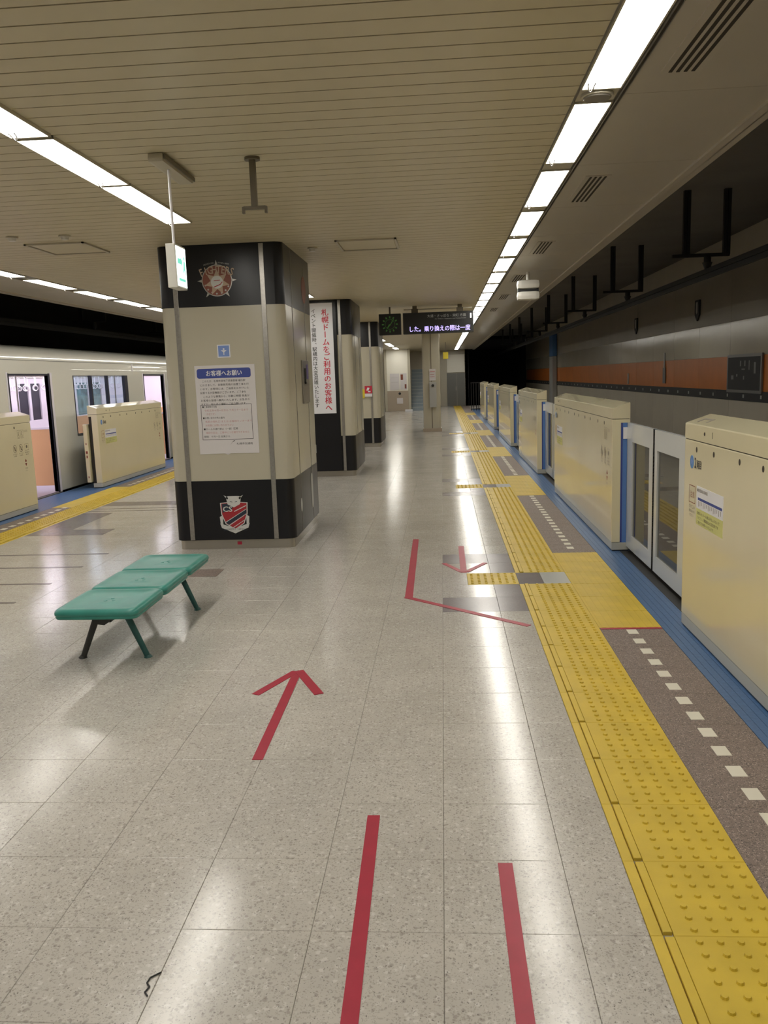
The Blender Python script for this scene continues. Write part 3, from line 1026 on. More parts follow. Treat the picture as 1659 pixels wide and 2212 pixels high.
t = thing('notice_poster', 'white notice with blue heading taped on the front of the near pillar', 'poster', (-2.325, Y1F - 0.0005, 0.93))
P = plane_map((0, 0, 0), (1, 0, 0), (0, 0, 1), (0, -1, 0))
W_, H_ = 0.575, 0.835
MB().prism([(0, 0), (0.24, 0.003), (0.27, -0.010), (0.30, 0.003), (W_, 0.0), (W_, H_), (0, H_)], P, 0.002).build('sheet', PAPER, t)
MB().prism(rrect(0.02, 0.715, 0.535, 0.805, 0.022), P, 0.003).build('heading_field', INK_BLUE, t)
mb = MB()
put_text(mb, 'お客様へお願い', P, 0.105, 0.740, 0.056, 0.345, 0.0038, 0.02)
mb.build('heading', PAPER_B, t)
mb, mr = MB(), MB()
body = ['　このたび、札幌市営地下鉄東豊線 福住駅', 'におきまして、自動販売機の設置工事を行', 'います。お客様には、ご迷惑をおかけいた',
        '設置する大型機器がございます。ご了承を', '　このような事情から、移動に時間 係員が', 'お客様の皆様へ案内いたします。お急ぎの', 'ますが、何とぞご理解とご協力願います。']
for i, s in enumerate(body):
    put_text(mb, s, P, 0.04, 0.680 - 0.036 * i, 0.023, 0.47 if i % 3 else 0.44, 0.0026)
rows_ = [('■工事期間の日程', 0.44, 0.14, 0), ('令和五年十月一日から 十月三十一日まで', 0.405, 0.42, 1), ('（予定です）', 0.37, 0.10, 1), ('■お問い合わせ先の案内', 0.335, 0.21, 0),
         ('各駅の改札口 または お客様センターまで', 0.30, 0.45, 1), ('お気軽にお問い合わせ下さい', 0.265, 0.27, 1), ('■ホームの通行禁止（一部）区間', 0.23, 0.33, 0), ('階段付近は、工事中につき通行できません', 0.195, 0.42, 1), ('期間：十月一日 始発から', 0.158, 0.25, 0)]
for s, v, w, c in rows_:
    put_text(mr if c else mb, s, P, 0.05 + 0.02 * c, v, 0.022, w, 0.0026)
put_text(mb, '札幌市交通局', P, 0.36, 0.085, 0.022, 0.155, 0.0026)
frame2d(mb, P, 0.035, 0.135, 0.525, 0.468, 0.004, 0.0026)
mb.flat([(0.30, 0.085), (0.335, 0.125), (0.35, 0.125), (0.315, 0.105)], [(0, 1, 2, 3)], P, 0.0026)
mb.build('black_print', INK, t)
mr.build('red_print', INK_PINK, t)

t = thing('red_sticker', 'tiny red sticker on the plinth under the crest', 'sticker', (-2.0, Y1F + 0.019, 0.055))
MB().prism(rect(-0.022, -0.015, 0.022, 0.015), plane_map((0, 0, 0), (1, 0, 0), (0, 0, 1), (0, -1, 0)), 0.002).build('sticker_face', RED, t)

t = thing('call_box', 'narrow metal call box on the right side of the near pillar', 'call box', (PX1, 8.78, 1.36))
MB().box(0, 0.014, -0.16, 0.22, 0, 0.44, 0.002).build('cover', STEEL, t)
MB().box(0.013, 0.020, 0.06, 0.15, 0.25, 0.40).build('lilac_window', LILAC, t)
MB().box(0.013, 0.028, -0.07, -0.045, 0.20, 0.36).box(0.013, 0.024, -0.07, 0.02, 0.20, 0.22).build('handle', IRON, t)

# banner on the second pillar: two vertical lines of writing
t = thing('vertical_banner', 'tall white banner with red and black vertical writing on second pillar', 'banner', (-2.20, 13.65, 1.045))
P = plane_map((0, 0, 0), (1, 0, 0), (0, 0, 1), (0, -1, 0))
MB().prism(rect(0, 0, 0.465, 1.765), P, 0.004).build('sheet', PAPER_B, t)


def vertical(mb, s, P, u, vtop, h, pitch, d, bold=0.0):
    for i, ch in enumerate(s):
        vs, fs, w = glyphs(ch, 0.0)
        base = vtop - (i + 1) * pitch
        if ch == 'ー':
            vs = [(0.45 - (y - 0.35), 0.35 + (x - 0.45)) for x, y in vs]
        elif ch in '、。':
            vs = [(x + 0.6, y + 0.5) for x, y in vs]
        mb._add([P(u + x * h, base + y * h, d) for x, y in vs], fs)
        if bold > 0:
            for q in (-1, 1):
                mb._add([P(u + x * h + q * bold * h, base + y * h + q * bold * h * 0.5, d + 0.00015 * (2 + q)) for x, y in vs], fs)


mb = MB()
vertical(mb, '札幌ドームをご利用のお客様へ', P, 0.285, 1.69, 0.118, 0.117, 0.0055, 0.022)
mb.build('red_writing', INK_RED, t)
mb = MB()
vertical(mb, 'イベント開催時、駅構内は大変混雑いたします', P, 0.115, 1.69, 0.077, 0.0755, 0.0055, 0.012)
mb.build('black_writing', INK, t)
t = thing('small_plate', 'small grey plate low on the black front of the second pillar', 'sign', (-2.14, 13.648, 0.47))
MB().box(-0.045, 0.045, -0.006, 0, -0.07, 0.07, 0.001).build('plate_face', PHONE, t)

# yellow and red signs on the third pillar
t = thing('yellow_sign', 'round yellow sign beside the red sign on the third pillar', 'sign', (-1.87, 19.39, 1.24))
P = plane_map((0, 0, 0), (1, 0, 0), (0, 0, 1), (0, -1, 0))
MB().prism(rrect(-0.09, -0.11, 0.09, 0.11, 0.06), P, 0.006).build('plate_face', YELLOW_SIGN, t)
t = thing('red_sign', 'square red fire equipment sign on the third pillar', 'sign', (-1.70, 19.37, 1.33))
MB().prism(rect(-0.085, -0.085, 0.085, 0.085), P, 0.006).build('plate', INK_RED, t)
mb = MB().prism([(-0.05, -0.02), (-0.02, 0.05), (0.03, 0.04), (0.0, -0.02)], P, 0.008).prism(rect(-0.01, -0.06, 0.05, -0.03), P, 0.008)
mb.build('symbol', PAPER_B, t)
MB().prism(rect(-0.085, -0.16, 0.085, -0.092), P, 0.005).build('caption_plate', PAPER_B, t)

# slim cream pillar far ahead with a grey cabinet
t = thing('slim_pillar', 'slim cream pillar in mid platform below the display board', 'pillar', (-0.305, 24.2, 0))
MB().box(-0.27, 0.27, -0.01, 0.60, 0, 0.10, 0.01).build('plinth', END_BROWN, t)
rounded_column(-0.25, 0.25, 0, 0.58, 0.10, ZC, 0.05, CREAM, 'cladding', t)
MB().box(-0.012, 0.012, -0.006, 0.004, 0.10, ZC).build('metal_strip', INK_GREY, t)
t = thing('grey_cabinet', 'grey wall cabinet with a round knob on the slim pillar', 'cabinet', (-0.265, 24.194, 0.70))
MB().box(-0.10, 0.10, -0.10, 0, 0, 0.72, 0.01).build('case', PHONE, t)
MB().tube((0, -0.10, 0.62), (0, -0.12, 0.62), 0.04, n=14).build('knob', BLACKM, t)
t = thing('cabinet_notice', 'pale pink notice above the grey cabinet on the slim pillar', 'notice', (-0.27, 24.19, 1.46))
MB().box(-0.09, 0.09, -0.006, 0, 0, 0.33).build('sheet', PAPER, t)
MB().box(-0.07, 0.07, -0.008, -0.005, 0.24, 0.27).box(-0.07, 0.05, -0.008, -0.005, 0.16, 0.175).box(-0.07, 0.06, -0.008, -0.005, 0.10, 0.115).build('print_lines', INK_PINK, t)

# ------------------------------------------------------------------ display board and clock
YS = 15.5
t = thing('display_board', 'black hanging train display with lilac running Japanese text', 'display', (-0.05, YS, 2.36))
MB().box(-0.634, 0.640, 0, 0.20, 0, 0.375, 0.006).build('case', BLACKM, t)
for x in (-0.42, 0.40):
    MB().box(x - 0.06, x + 0.06, 0.07, 0.13, 0.372, 0.45).box(x - 0.04, x + 0.04, 0.08, 0.12, 0.44, 0.502).build('mount', METAL_DK, t)
MB().box(-0.62, 0.62, 0.08, 0.12, 0.43, 0.448).build('mount_rail', FIXTURE, t)
P = plane_map((-0.634, -0.001, 0), (1, 0, 0), (0, 0, 1), (0, -1, 0))
mb = MB()
put_text(mb, 'した。乗り換えの際は一度', P, 0.10, 0.045, 0.105, 1.115, 0.002, 0.018)
mb.build('running_text', LED, t)
mb = MB()
put_text(mb, '大通・さっぽろ・栄町 方面', P, 0.44, 0.285, 0.058, 0.70, 0.002)
put_text(mb, 'for Odori, Sapporo and Sakaemachi', P, 0.58, 0.245, 0.024, 0.56, 0.002)
mb.build('destination_text', LED_DIM, t)
mb = MB()
put_text(mb, '1', P, 1.185, 0.250, 0.12, 0.055, 0.002, 0.02)
mb.build('track_number', LED_WHITE, t)

t = thing('hanging_clock', 'square dark clock with green dial markings beside the display board', 'clock', (-0.925, YS + 0.02, 2.36))
MB().box(-0.20, 0.20, 0, 0.16, 0, 0.375, 0.005).build('case', BLACKM, t)
MB().box(-0.015, 0.015, 0.06, 0.10, 0.37, 0.502).build('stem', METAL_DK, t)
P = plane_map((0, -0.001, 0.187), (1, 0, 0), (0, 0, 1), (0, -1, 0))
mb = MB()
for k in range(12):
    a = 2 * math.pi * k / 12
    ca, sa = math.cos(a), math.sin(a)
    mb.flat([(0.145 * ca - 0.012 * sa, 0.145 * sa + 0.012 * ca), (0.145 * ca + 0.012 * sa, 0.145 * sa - 0.012 * ca), (0.110 * ca + 0.012 * sa, 0.110 * sa - 0.012 * ca), (0.110 * ca - 0.012 * sa, 0.110 * sa + 0.012 * ca)], [(0, 1, 2, 3)], P, 0.002)
mb.flat([(-0.008, -0.02), (0.008, -0.02), (0.075, 0.085), (0.06, 0.09)], [(0, 1, 2, 3)], P, 0.002)
mb.flat([(-0.012, 0.008), (0.012, -0.010), (-0.045, -0.075), (-0.06, -0.068)], [(0, 1, 2, 3)], P, 0.002)
for k in range(24):
    a = 2 * math.pi * (k + 0.5) / 24
    mb.flat(circle(0.088 * math.cos(a), 0.088 * math.sin(a), 0.007, 6), [tuple(range(6))], P, 0.002)
mb.build('dial', CLOCK_GREEN, t)

# ------------------------------------------------------------------ bench
def bench():
    t = thing('bench', 'green three-seat backless bench standing before the large pillar', 'bench', (-1.985, 5.17, 0))
    z1 = 0.362
    L, W = 0.50, 0.245
    for k in (-1, 0, 1):
        yc = k * 0.508
        n, m = 15, 15
        mb = MB()
        vs, fs = [], []

        def outline(sc, z, dz=0):
            pts = rrect(-W * sc, -L / 2 * sc, W * sc, L / 2 * sc, 0.045 * sc, 5)
            return [(x, y, z) for x, y in pts]
        # shell rings from the underside rim, round the edge to the dished top
        prof = [(0.90, -0.060), (0.975, -0.056), (0.99, -0.046), (0.978, -0.041), (0.978, -0.038), (1.0, -0.034), (1.003, -0.024), (0.99, -0.012), (0.96, -0.004), (0.92, 0.0), (0.86, 0.0), (0.81, -0.004), (0.60, -0.008), (0.38, -0.010), (0.24, -0.010), (0.15, -0.006), (0.07, -0.009)]
        rings = [outline(s, z1 + dz) for s, dz in prof]
        nn = len(rings[0])
        for r in rings:
            vs += [(x, y + yc, z) for x, y, z in r]
        for i in range(len(rings) - 1):
            for j in range(nn):
                fs.append((i * nn + j, i * nn + (j + 1) % nn, (i + 1) * nn + (j + 1) % nn, (i + 1) * nn + j))
        fs.append(tuple(range(nn))[::-1])
        fs.append(tuple(range((len(rings) - 1) * nn, len(rings) * nn)))
        mb._add(vs, fs, True)
        s = mb.build('seat', GREEN, t)
        # raised triangular boss with drainage holes in the middle of the dish
        b = MB()
        for a in (90, 210, 330):
            ca, sa = math.cos(math.radians(a)), math.sin(math.radians(a))
            b.dome(0.030 * ca, yc + 0.034 * sa, z1 - 0.0095, 0.013, 0.004, 8)
        b.build('boss', GREEN, s)
    MB().box(-0.035, 0.035, -0.62, 0.62, 0.248, 0.285, 0.006).build('beam', IRON, t)
    for yl in (-0.51, 0.51):
        br = MB()
        Pq = plane_map((0, yl - 0.05, 0), (1, 0, 0), (0, 0, 1), (0, 1, 0))
        br.prism([(-0.15, 0.311), (0.15, 0.311), (0.115, 0.262), (0.045, 0.262), (-0.03, 0.215), (-0.085, 0.222), (-0.115, 0.270)], Pq, 0.044)
        br.build('bracket', IRON, t)
        for sx in (-1, 1):
            m_ = GREEN_DK if sx > 0 else IRON
            lg = MB()
            a, b_ = Vector((sx * 0.085, yl, 0.275)), Vector((sx * 0.195, yl, 0.012))
            lg.tube(a, b_, 0.021, 0.017, n=10)
            lo = lg.build('leg', m_, t)
            MB().tube((sx * 0.200, yl, 0.0), (sx * 0.198, yl, 0.014), 0.027, 0.018, n=12).build('foot', m_, lo)
    return t


bench()

# ------------------------------------------------------------------ platform gates
GH = 1.268


def gate(L, lab, loc, rz, n_car, leaves, group):
    t = thing('platform_gate', lab, 'platform gate', loc, rz, group)
    D, h = 0.152, L / 2
    fw = 0.075 if leaves else 0.098          # thickness of the front wall before the leaf slot
    # black skirt painted in as the shade underneath, plinth, front wall with a recessed groove, head and sloping cap
    MB().box(0.012, D, -h + 0.012, h - 0.012, 0.0, 0.014).build('base_shade', BLACKM, t)
    MB().box(0.002, D, -h + 0.002, h - 0.002, 0.012, 0.078, 0.003).build('foot', GATE_FOOT, t)
    MB().box(0, fw, -h, h, 0.080, 1.170, 0.006).build('body', GATE, t)
    MB().box(fw - 0.01, D, -h + 0.001, h - 0.001, 1.140, 1.170).build('head', GATE, t)
    MB().box(0.005, D - 0.004, -h + 0.02, h - 0.006, 1.168, 1.177).build('groove', DARKHOLE, t)
    MB().prism([(0, 1.175), (D, 1.175), (D, 1.309), (D - 0.006, 1.315), (0.008, 1.268), (0, 1.262)], plane_map((0, -h, 0), (1, 0, 0), (0, 0, 1), (0, 1, 0)), L).build('cap', GATE, t)
    MB().box(fw, fw + 0.016, -h + 0.006, h - 0.006, 0.078, 1.141).build('slot_edge', BLACKM if not leaves else INK_BLUE, t)  # narrow dark edge beside the slot, navy on gates with leaves
    MB().box(fw + 0.016, 0.128 if leaves else 0.142, -h + 0.003, h - 0.003, 0.078, 1.141).build('leaf_slot', GATE_BLUE if leaves else DARKHOLE, t)
    P = plane_map((0, h, 0), (0, -1, 0), (0, 0, 1), (-1, 0, 0))   # u runs from the +y end
    # oval vents under the groove
    u = 0.24
    step = [0.31, 0.40, 0.31, 0.42]
    i = 0
    while u < L - 0.2:
        MB().prism(circle(u, 1.122, 0.013, 12, 0.016), P, 0.0012).build('vent_hole', DARKHOLE, t)
        u += step[i % 4]
        i += 1
    mb = MB().prism(circle(0.38, 1.222, 0.010, 10), P, 0.002).prism(rect(0.515, 1.205, 0.52, 1.24), P, 0.001)
    mb.build('lock', DARKHOLE, t)
    # car number set at the +y end
    MB().prism(circle(0.155, 1.043, 0.036, 20, 0.040), P, 0.0014).build('blue_badge', SKYBLUE, t)
    MB().prism([(0.145, 1.030), (0.165, 1.030), (0.165, 1.045), (0.172, 1.045), (0.155, 1.066), (0.138, 1.045), (0.145, 1.045)], P, 0.0020).build('badge_symbol', PALEBLUE, t)
    mb = MB()
    put_text(mb, n_car, P, 0.205, 1.015, 0.085, 0.035, 0.0014, 0.02)
    put_text(mb, '両目', P, 0.250, 1.018, 0.056, 0.085, 0.0014, 0.02)
    mb.build('car_number', INK, t)
    mb = MB()
    frame2d(mb, P, 0.115, 0.800, 0.235, 0.905, 0.004, 0.0014)
    put_text(mb, '注意', P, 0.135, 0.835, 0.042, 0.085, 0.0014)
    mb.build('warning_frame', INK_BROWN, t)
    mb = MB()
    put_text(mb, 'かけこみ', P, 0.118, 0.768, 0.026, 0.115, 0.0014)
    put_text(mb, '乗車はおやめ', P, 0.118, 0.742, 0.020, 0.115, 0.0014)
    put_text(mb, 'ください', P, 0.118, 0.718, 0.020, 0.09, 0.0014)
    mb.build('warning_print', INK_GREY, t)
    MB().prism(rect(0.262, 0.785, 0.73, 0.915), P, 0.0012).build('line_map', PAPER_B, t)
    mb = MB().prism(rect(0.29, 0.835, 0.715, 0.850), P, 0.0018)
    mb.build('map_line', INK_BLUE, t)
    mb = MB()
    put_text(mb, '■東豊線 路線図', P, 0.275, 0.884, 0.022, 0.19, 0.0018)
    for k in range(14):
        mb.flat(rect(0.30 + k * 0.030, 0.797 + 0.006 * (k % 3), 0.306 + k * 0.030, 0.830), [(0, 1, 2, 3)], P, 0.0018)
    mb.build('map_print', INK_GREY, t)
    MB().prism(rect(0.262, 0.690, 0.73, 0.785), P, 0.0012).build('yellow_note', YELLOW_NOTE, t)
    mb = MB()
    put_text(mb, 'お知らせ ホーム柵に手をふれないで', P, 0.28, 0.752, 0.020, 0.40, 0.0018)
    put_text(mb, 'ください。開閉時は大変危険です', P, 0.28, 0.725, 0.020, 0.38, 0.0018)
    put_text(mb, 'ご協力をお願いいたします', P, 0.28, 0.700, 0.018, 0.30, 0.0018)
    mb.build('note_print', INK_GREY, t)
    # icon set at the -y end
    mb = MB()
    e = L - 0.35
    for q, nm in ((0, 'wheelchair'), (1, 'pram')):
        u0 = e - 0.02 + q * 0.085
        frame2d(mb, P, u0, 1.0 - 0.02, u0 + 0.07, 1.085, 0.003, 0.0014)
        mb.flat(circle(u0 + 0.032, 1.062, 0.008, 8), [tuple(range(8))], P, 0.0014)
        mb.flat([(u0 + 0.026, 1.052), (u0 + 0.036, 1.052), (u0 + 0.040, 1.02), (u0 + 0.028, 1.02)], [(0, 1, 2, 3)], P, 0.0014)
        for k in range(14):
            a0, a1 = 2 * math.pi * k / 14, 2 * math.pi * (k + 1) / 14
            mb.flat([(u0 + 0.033 + 0.014 * math.cos(a0), 1.008 + 0.014 * math.sin(a0)), (u0 + 0.033 + 0.014 * math.cos(a1), 1.008 + 0.014 * math.sin(a1)), (u0 + 0.033 + 0.018 * math.cos(a1), 1.008 + 0.018 * math.sin(a1)), (u0 + 0.033 + 0.018 * math.cos(a0), 1.008 + 0.018 * math.sin(a0))], [(0, 1, 2, 3)], P, 0.0014)
    for k in range(4):
        mb.flat(rect(e + 0.16 + k * 0.025, 1.05, e + 0.166 + k * 0.025, 1.08), [(0, 1, 2, 3)], P, 0.0014)
    mb.build('access_icons', INK_GREY, t)
    mb = MB()
    for k in range(3):
        u0 = e - 0.17 + k * 0.155
        if k < 2:
            for q in range(18):
                a0, a1 = 2 * math.pi * q / 18, 2 * math.pi * (q + 1) / 18
                mb.flat([(u0 + 0.055 + 0.040 * math.cos(a0), 0.855 + 0.045 * math.sin(a0)), (u0 + 0.055 + 0.040 * math.cos(a1), 0.855 + 0.045 * math.sin(a1)), (u0 + 0.055 + 0.046 * math.cos(a1), 0.855 + 0.051 * math.sin(a1)), (u0 + 0.055 + 0.046 * math.cos(a0), 0.855 + 0.051 * math.sin(a0))], [(0, 1, 2, 3)], P, 0.0014)
            mb.flat([(u0 + 0.048, 0.825), (u0 + 0.064, 0.825), (u0 + 0.066, 0.865), (u0 + 0.055, 0.885), (u0 + 0.044, 0.865)], [(0, 1, 2, 3, 4)], P, 0.0014)
            mb.flat([(u0 + 0.022, 0.890), (u0 + 0.028, 0.896), (u0 + 0.090, 0.822), (u0 + 0.084, 0.816)], [(0, 1, 2, 3)], P, 0.0016)
        else:
            frame2d(mb, P, u0, 0.815, u0 + 0.10, 0.90, 0.003, 0.0014)
            mb.flat(circle(u0 + 0.05, 0.862, 0.022, 10), [tuple(range(10))], P, 0.0014)
        put_text(mb, ['立てかけない', 'のりださない', '優先乗降口'][k], P, u0 - 0.005, 0.780, 0.020, 0.115, 0.0014)
        put_text(mb, ['お客様', 'お客様', '案内'][k], P, u0 + 0.01, 0.755, 0.018, 0.08, 0.0014)
    mb.build('safety_icons', INK_GREY, t)
    mb = MB()
    ua = L - 0.215
    mb.prism([(ua - 0.020, 0.668), (ua + 0.020, 0.668), (ua + 0.020, 0.680), (ua, 0.705), (ua - 0.020, 0.680)], P, 0.0014)
    mb.prism([(ua - 0.020, 0.650), (ua + 0.020, 0.650), (ua + 0.020, 0.640), (ua, 0.612), (ua - 0.020, 0.640)], P, 0.0014)
    mb.build('red_arrows', INK_BROWN, t)
    mb = MB()
    put_text(mb, '非常開', P, ua - 0.033, 0.575, 0.024, 0.066, 0.0014)
    put_text(mb, 'ボタン', P, ua - 0.030, 0.545, 0.022, 0.060, 0.0014)
    mb.build('arrow_print', INK_GREY, t)
    # lever mark on the cap
    Pt = plane_map((0.06, h - 0.16, GH + 0.0175), (0, -1, 0), (0.95, 0, 0.31), (-0.31, 0, 0.95))
    MB().prism([(-0.05, -0.025), (-0.02, -0.03), (-0.02, 0.03), (-0.05, 0.035)], Pt, 0.0015).prism([(-0.02, 0.012), (0.12, 0.012), (0.12, 0.03), (-0.02, 0.03)], Pt, 0.0015).prism([(0.10, -0.02), (0.12, -0.02), (0.12, 0.012), (0.10, 0.012)], Pt, 0.0015).build('cap_mark', INK_GREY, t)
    if leaves:
        for s, ll in ((-1, leaves[0]), (1, leaves[1])):
            if not ll:
                continue
            y0, y1 = (h - 0.02, h + ll) if s > 0 else (-h - ll, -h + 0.02)
            xa, xb_ = 0.130, 0.160
            # window opening placed toward the middle of the leaf's visible part
            if s > 0:
                w0, w1 = y1 - 0.68, y1 - 0.09
            else:
                w0, w1 = y0 + 0.13, y0 + 0.72
            z0, z1 = 0.045, 1.140
            wz0, wz1 = 0.170, 0.985
            fr = MB()
            fr.box(xa, xb_, y0, w0, z0, z1).box(xa, xb_, w1, y1, z0, z1).box(xa, xb_, w0, w1, z0, wz0).box(xa, xb_, w0, w1, wz1, z1)
            lo = fr.build('sliding_door', GATE_WHITE, t)
            MB().box(xa + 0.012, xb_ - 0.012, w0 - 0.004, w1 + 0.004, wz0 - 0.004, wz1 + 0.004).build('door_glass', GLASS_DOOR, lo)
            sl = MB().box(xa - 0.001, xb_ + 0.001, y1 - 0.012 if s > 0 else y0, y1 if s > 0 else y0 + 0.012, z0, z1)
            sl.build('rubber_seal', BLACKM, lo)
        MB().box(0.094, 0.140, -h - 0.004, -h + 0.001, 1.00, 1.10).build('slot_sticker', PAPER_B, t)
    else:
        # leaf drawn in, only its edge shows
        MB().box(0.160, 0.222, h - 0.25, h + 0.06, 0.10, 1.02, 0.004).build('leaf_edge', GATE, t)
        MB().box(0.176, 0.206, h + 0.059, h + 0.063, 0.56, 0.60).box(0.182, 0.200, h + 0.059, h + 0.063, 0.49, 0.53).box(0.184, 0.198, h + 0.059, h + 0.063, 0.17, 0.20).box(0.184, 0.198, h + 0.059, h + 0.063, 0.70, 0.73).build('leaf_marks', INK_BROWN, t)
    return t


g0, g1 = 1.55, 5.20
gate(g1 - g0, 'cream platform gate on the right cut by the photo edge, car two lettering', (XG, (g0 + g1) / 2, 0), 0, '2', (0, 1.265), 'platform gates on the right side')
rl = ['second cream platform gate on the right, beyond the first white sliding doors', 'third cream platform gate on the right, half overlapped by the second one',
      'fourth cream platform gate on the right, narrow in the distance', 'fifth cream platform gate on the right, small in the distance', 'farthest cream platform gate on the right, beside the dark tunnel']
spans = [(7.40, 11.20), (13.25, 16.45), (18.45, 22.20), (24.30, 27.80), (29.90, 33.10)]
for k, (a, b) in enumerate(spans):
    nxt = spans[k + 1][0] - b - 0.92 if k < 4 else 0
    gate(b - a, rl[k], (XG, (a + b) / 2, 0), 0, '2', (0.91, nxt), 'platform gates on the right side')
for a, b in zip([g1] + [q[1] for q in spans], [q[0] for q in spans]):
    MB().box(XG + 0.075, XG + 0.20, a, b, -0.006, 0.0022).build('door_shade_strip', BLACKM, floor)  # black strip paints the shadow beneath the sliding doors
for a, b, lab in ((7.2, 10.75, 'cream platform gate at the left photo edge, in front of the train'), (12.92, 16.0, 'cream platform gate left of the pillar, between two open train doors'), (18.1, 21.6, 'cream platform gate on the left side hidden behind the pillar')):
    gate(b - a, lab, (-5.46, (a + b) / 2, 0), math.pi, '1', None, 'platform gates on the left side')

# ------------------------------------------------------------------ train
def train():
    xs, y0, y1 = -6.0, 3.2, 40.0
    t = thing('subway_train', 'pale subway train with open doors standing at the left platform', 'train', (xs, 12.0, 0))
    oy = 12.0
    doors = [(6.0, 7.2)] + [(11.33 + 5.32 * k, 12.50 + 5.32 * k) for k in range(4)]
    wins = [(8.05, 10.45)] + [(13.38 + 5.32 * k, 15.75 + 5.32 * k) for k in range(4)]
    zt, zb = 1.80, 0.02
    side = MB()

    def b(ya, yb, za, zb_):
        side.box(-0.05, 0, ya - oy, yb - oy, za, zb_)
    # wall below and between openings
    cuts = sorted([(a, c, 'd') for a, c in doors] + [(a, c, 'w') for a, c in wins])
    y = y0
    for a, c, k in cuts:
        b(y, a, -0.9, 1.80)
        if k == 'd':
            b(a, c, -0.9, 0.0)
        else:
            b(a, c, -0.9, 0.85)
        y = c
    b(y, y1, -0.9, 1.80)
    # cant rail and curved roof shoulder
    prof = [(0, 1.80), (0, 2.02), (-0.015, 2.09), (-0.05, 2.15), (-0.11, 2.20), (-0.20, 2.235), (-0.5, 2.27), (-1.4, 2.30), (-2.3, 2.27), (-2.6, 2.235), (-2.75, 2.10), (-2.80, 1.9), (-2.80, -0.9)]
    vs = [(x, yy, z) for yy in (y0 - oy, y1 - oy) for x, z in prof]
    n = len(prof)
    side._add(vs, [(k, n + k, n + k + 1, k + 1) for k in range(n - 1)], True)
    # horizontal seams
    side.build('body_shell', TRAIN, t)
    MB().box(0.0, 0.004, y0 - oy, y1 - oy, 2.015, 2.022).build('gutter_line', TRAIN_GREY, t)
    # interior shell
    ins = MB()
    ins.box(-2.75, -0.05, y0 - oy, y1 - oy, 2.10, 2.12)
    ins.box(-2.75, -2.70, y0 - oy, y1 - oy, 0.0, 0.95).box(-2.75, -2.70, y0 - oy, y1 - oy, 1.72, 2.10)
    fw = [(a - oy, c - oy) for a, c in ((3.4, 5.6), (8.05, 10.45), (11.45, 11.88), (11.98, 12.4), (13.4, 15.7), (16.77, 17.2), (17.3, 17.72), (18.7, 21.0))]
    y = y0 - oy
    for a, c in fw:
        ins.box(-2.75, -2.70, y, a, 0.95, 1.72)
        y = c
    ins.box(-2.75, -2.70, y, y1 - oy, 0.95, 1.72)
    ins.box(-2.75, -0.05, y0 - oy - 0.02, y0 - oy, 0, 2.1)
    ins.build('interior_lining', TRAIN_IN, t)
    MB().box(-2.72, 0.0, y0 - oy, y1 - oy, -0.03, 0.018).build('interior_floor', TRAIN_FLOOR, t)
    for k in range(10):
        ya = 4.2 + k * 3.4 - oy
        MB().box(-1.05, -0.85, ya, ya + 3.0, 2.07, 2.10).box(-1.95, -1.75, ya, ya + 3.0, 2.07, 2.10).build('interior_lamp', TRAIN_LIT, t)
    for a, c in fw:
        n = 3 if c - a > 1 else 1
        for q in range(n):
            u0, u1 = a + (c - a) * q / n, a + (c - a) * (q + 1) / n
            MB().box(-2.74, -2.72, u0 + 0.02, u1 - 0.02, 0.95, 1.72).build('far_window', FAR_PANE if n == 3 else RUBBER, t)
            if q:
                MB().box(-2.72, -2.69, u0 - 0.05, u0 + 0.05, 0.95, 1.74).build('mullion', TRAIN_IN, t)
    # seats with orange backs along the far side, and end partitions
    for a, c in wins:
        s = MB().box(-2.70, -2.62, a - oy, c - oy, 0.42, 0.93, 0.01).box(-2.70, -2.25, a - oy, c - oy, 0.30, 0.42, 0.01)
        s.build('long_seat', ORANGE, t)
        s = MB().box(-0.12, -0.052, a - oy, c - oy, 0.42, 0.80, 0.01).box(-0.50, -0.06, a - oy, c - oy, 0.30, 0.42, 0.01)
        s.build('long_seat', ORANGE, t)
    for a, c in doors:
        for yy in (c + 0.10, a - 0.12):
            p = MB().box(-0.54, -0.06, yy - oy, yy - oy + 0.02, 0.10, 0.98).build('seat_end_panel', ORANGE, t)
            MB().box(-0.56, -0.05, yy - oy - 0.005, yy - oy + 0.025, 0.98, 1.01).box(-0.56, -0.53, yy - oy - 0.005, yy - oy + 0.025, 0.05, 1.01).build('panel_rail', TRAIN_IN, p)
            MB().tube((-0.56, yy - oy, 0.02), (-0.56, yy - oy, 2.08), 0.014, n=8).build('grab_pole', STEEL, t)
    # straps
    ring = MB()
    ring.torus((0, 0, -0.20), (0, 1, 0), 0.045, 0.008, 14, 6)
    ring.box(-0.012, 0.012, -0.003, 0.003, -0.155, 0)
    rm = ring.mesh('grab_strap', STRAP)
    for xx in (-0.75, -1.40, -2.05):
        MB().tube((xx, 9.0 - oy, 1.82), (xx, 20.0 - oy, 1.82), 0.012, n=6).build('strap_bar', STEEL, t)
        for k in range(28):
            o = link('grab_strap', rm, t, (xx, 9.3 + 0.33 * k - oy, 1.82))
    # door frames, black seals and glazed leaves slid half out of sight
    for a, c in doors:
        a, c = a - oy, c - oy
        f = MB()
        f.box(-0.055, 0.006, c, c + 0.055, 0.0, 1.83).box(-0.055, 0.006, a - 0.03, a, 0.0, 1.83).box(-0.055, 0.004, a, c, 1.80, 1.825)
        f.build('door_seal', RUBBER, t)
        MB().box(-0.052, 0.003, c + 0.055, c + 0.13, 0.0, 1.845).build('door_jamb', TRAIN_IN, t)
        MB().box(-0.052, 0.003, a - 0.07, a - 0.03, 0.0, 1.845).build('door_jamb', TRAIN_IN, t)
        MB().box(-0.08, 0.03, a - 0.08, c + 0.08, -0.03, 0.006).build('door_sill', TRAIN_GREY, t)
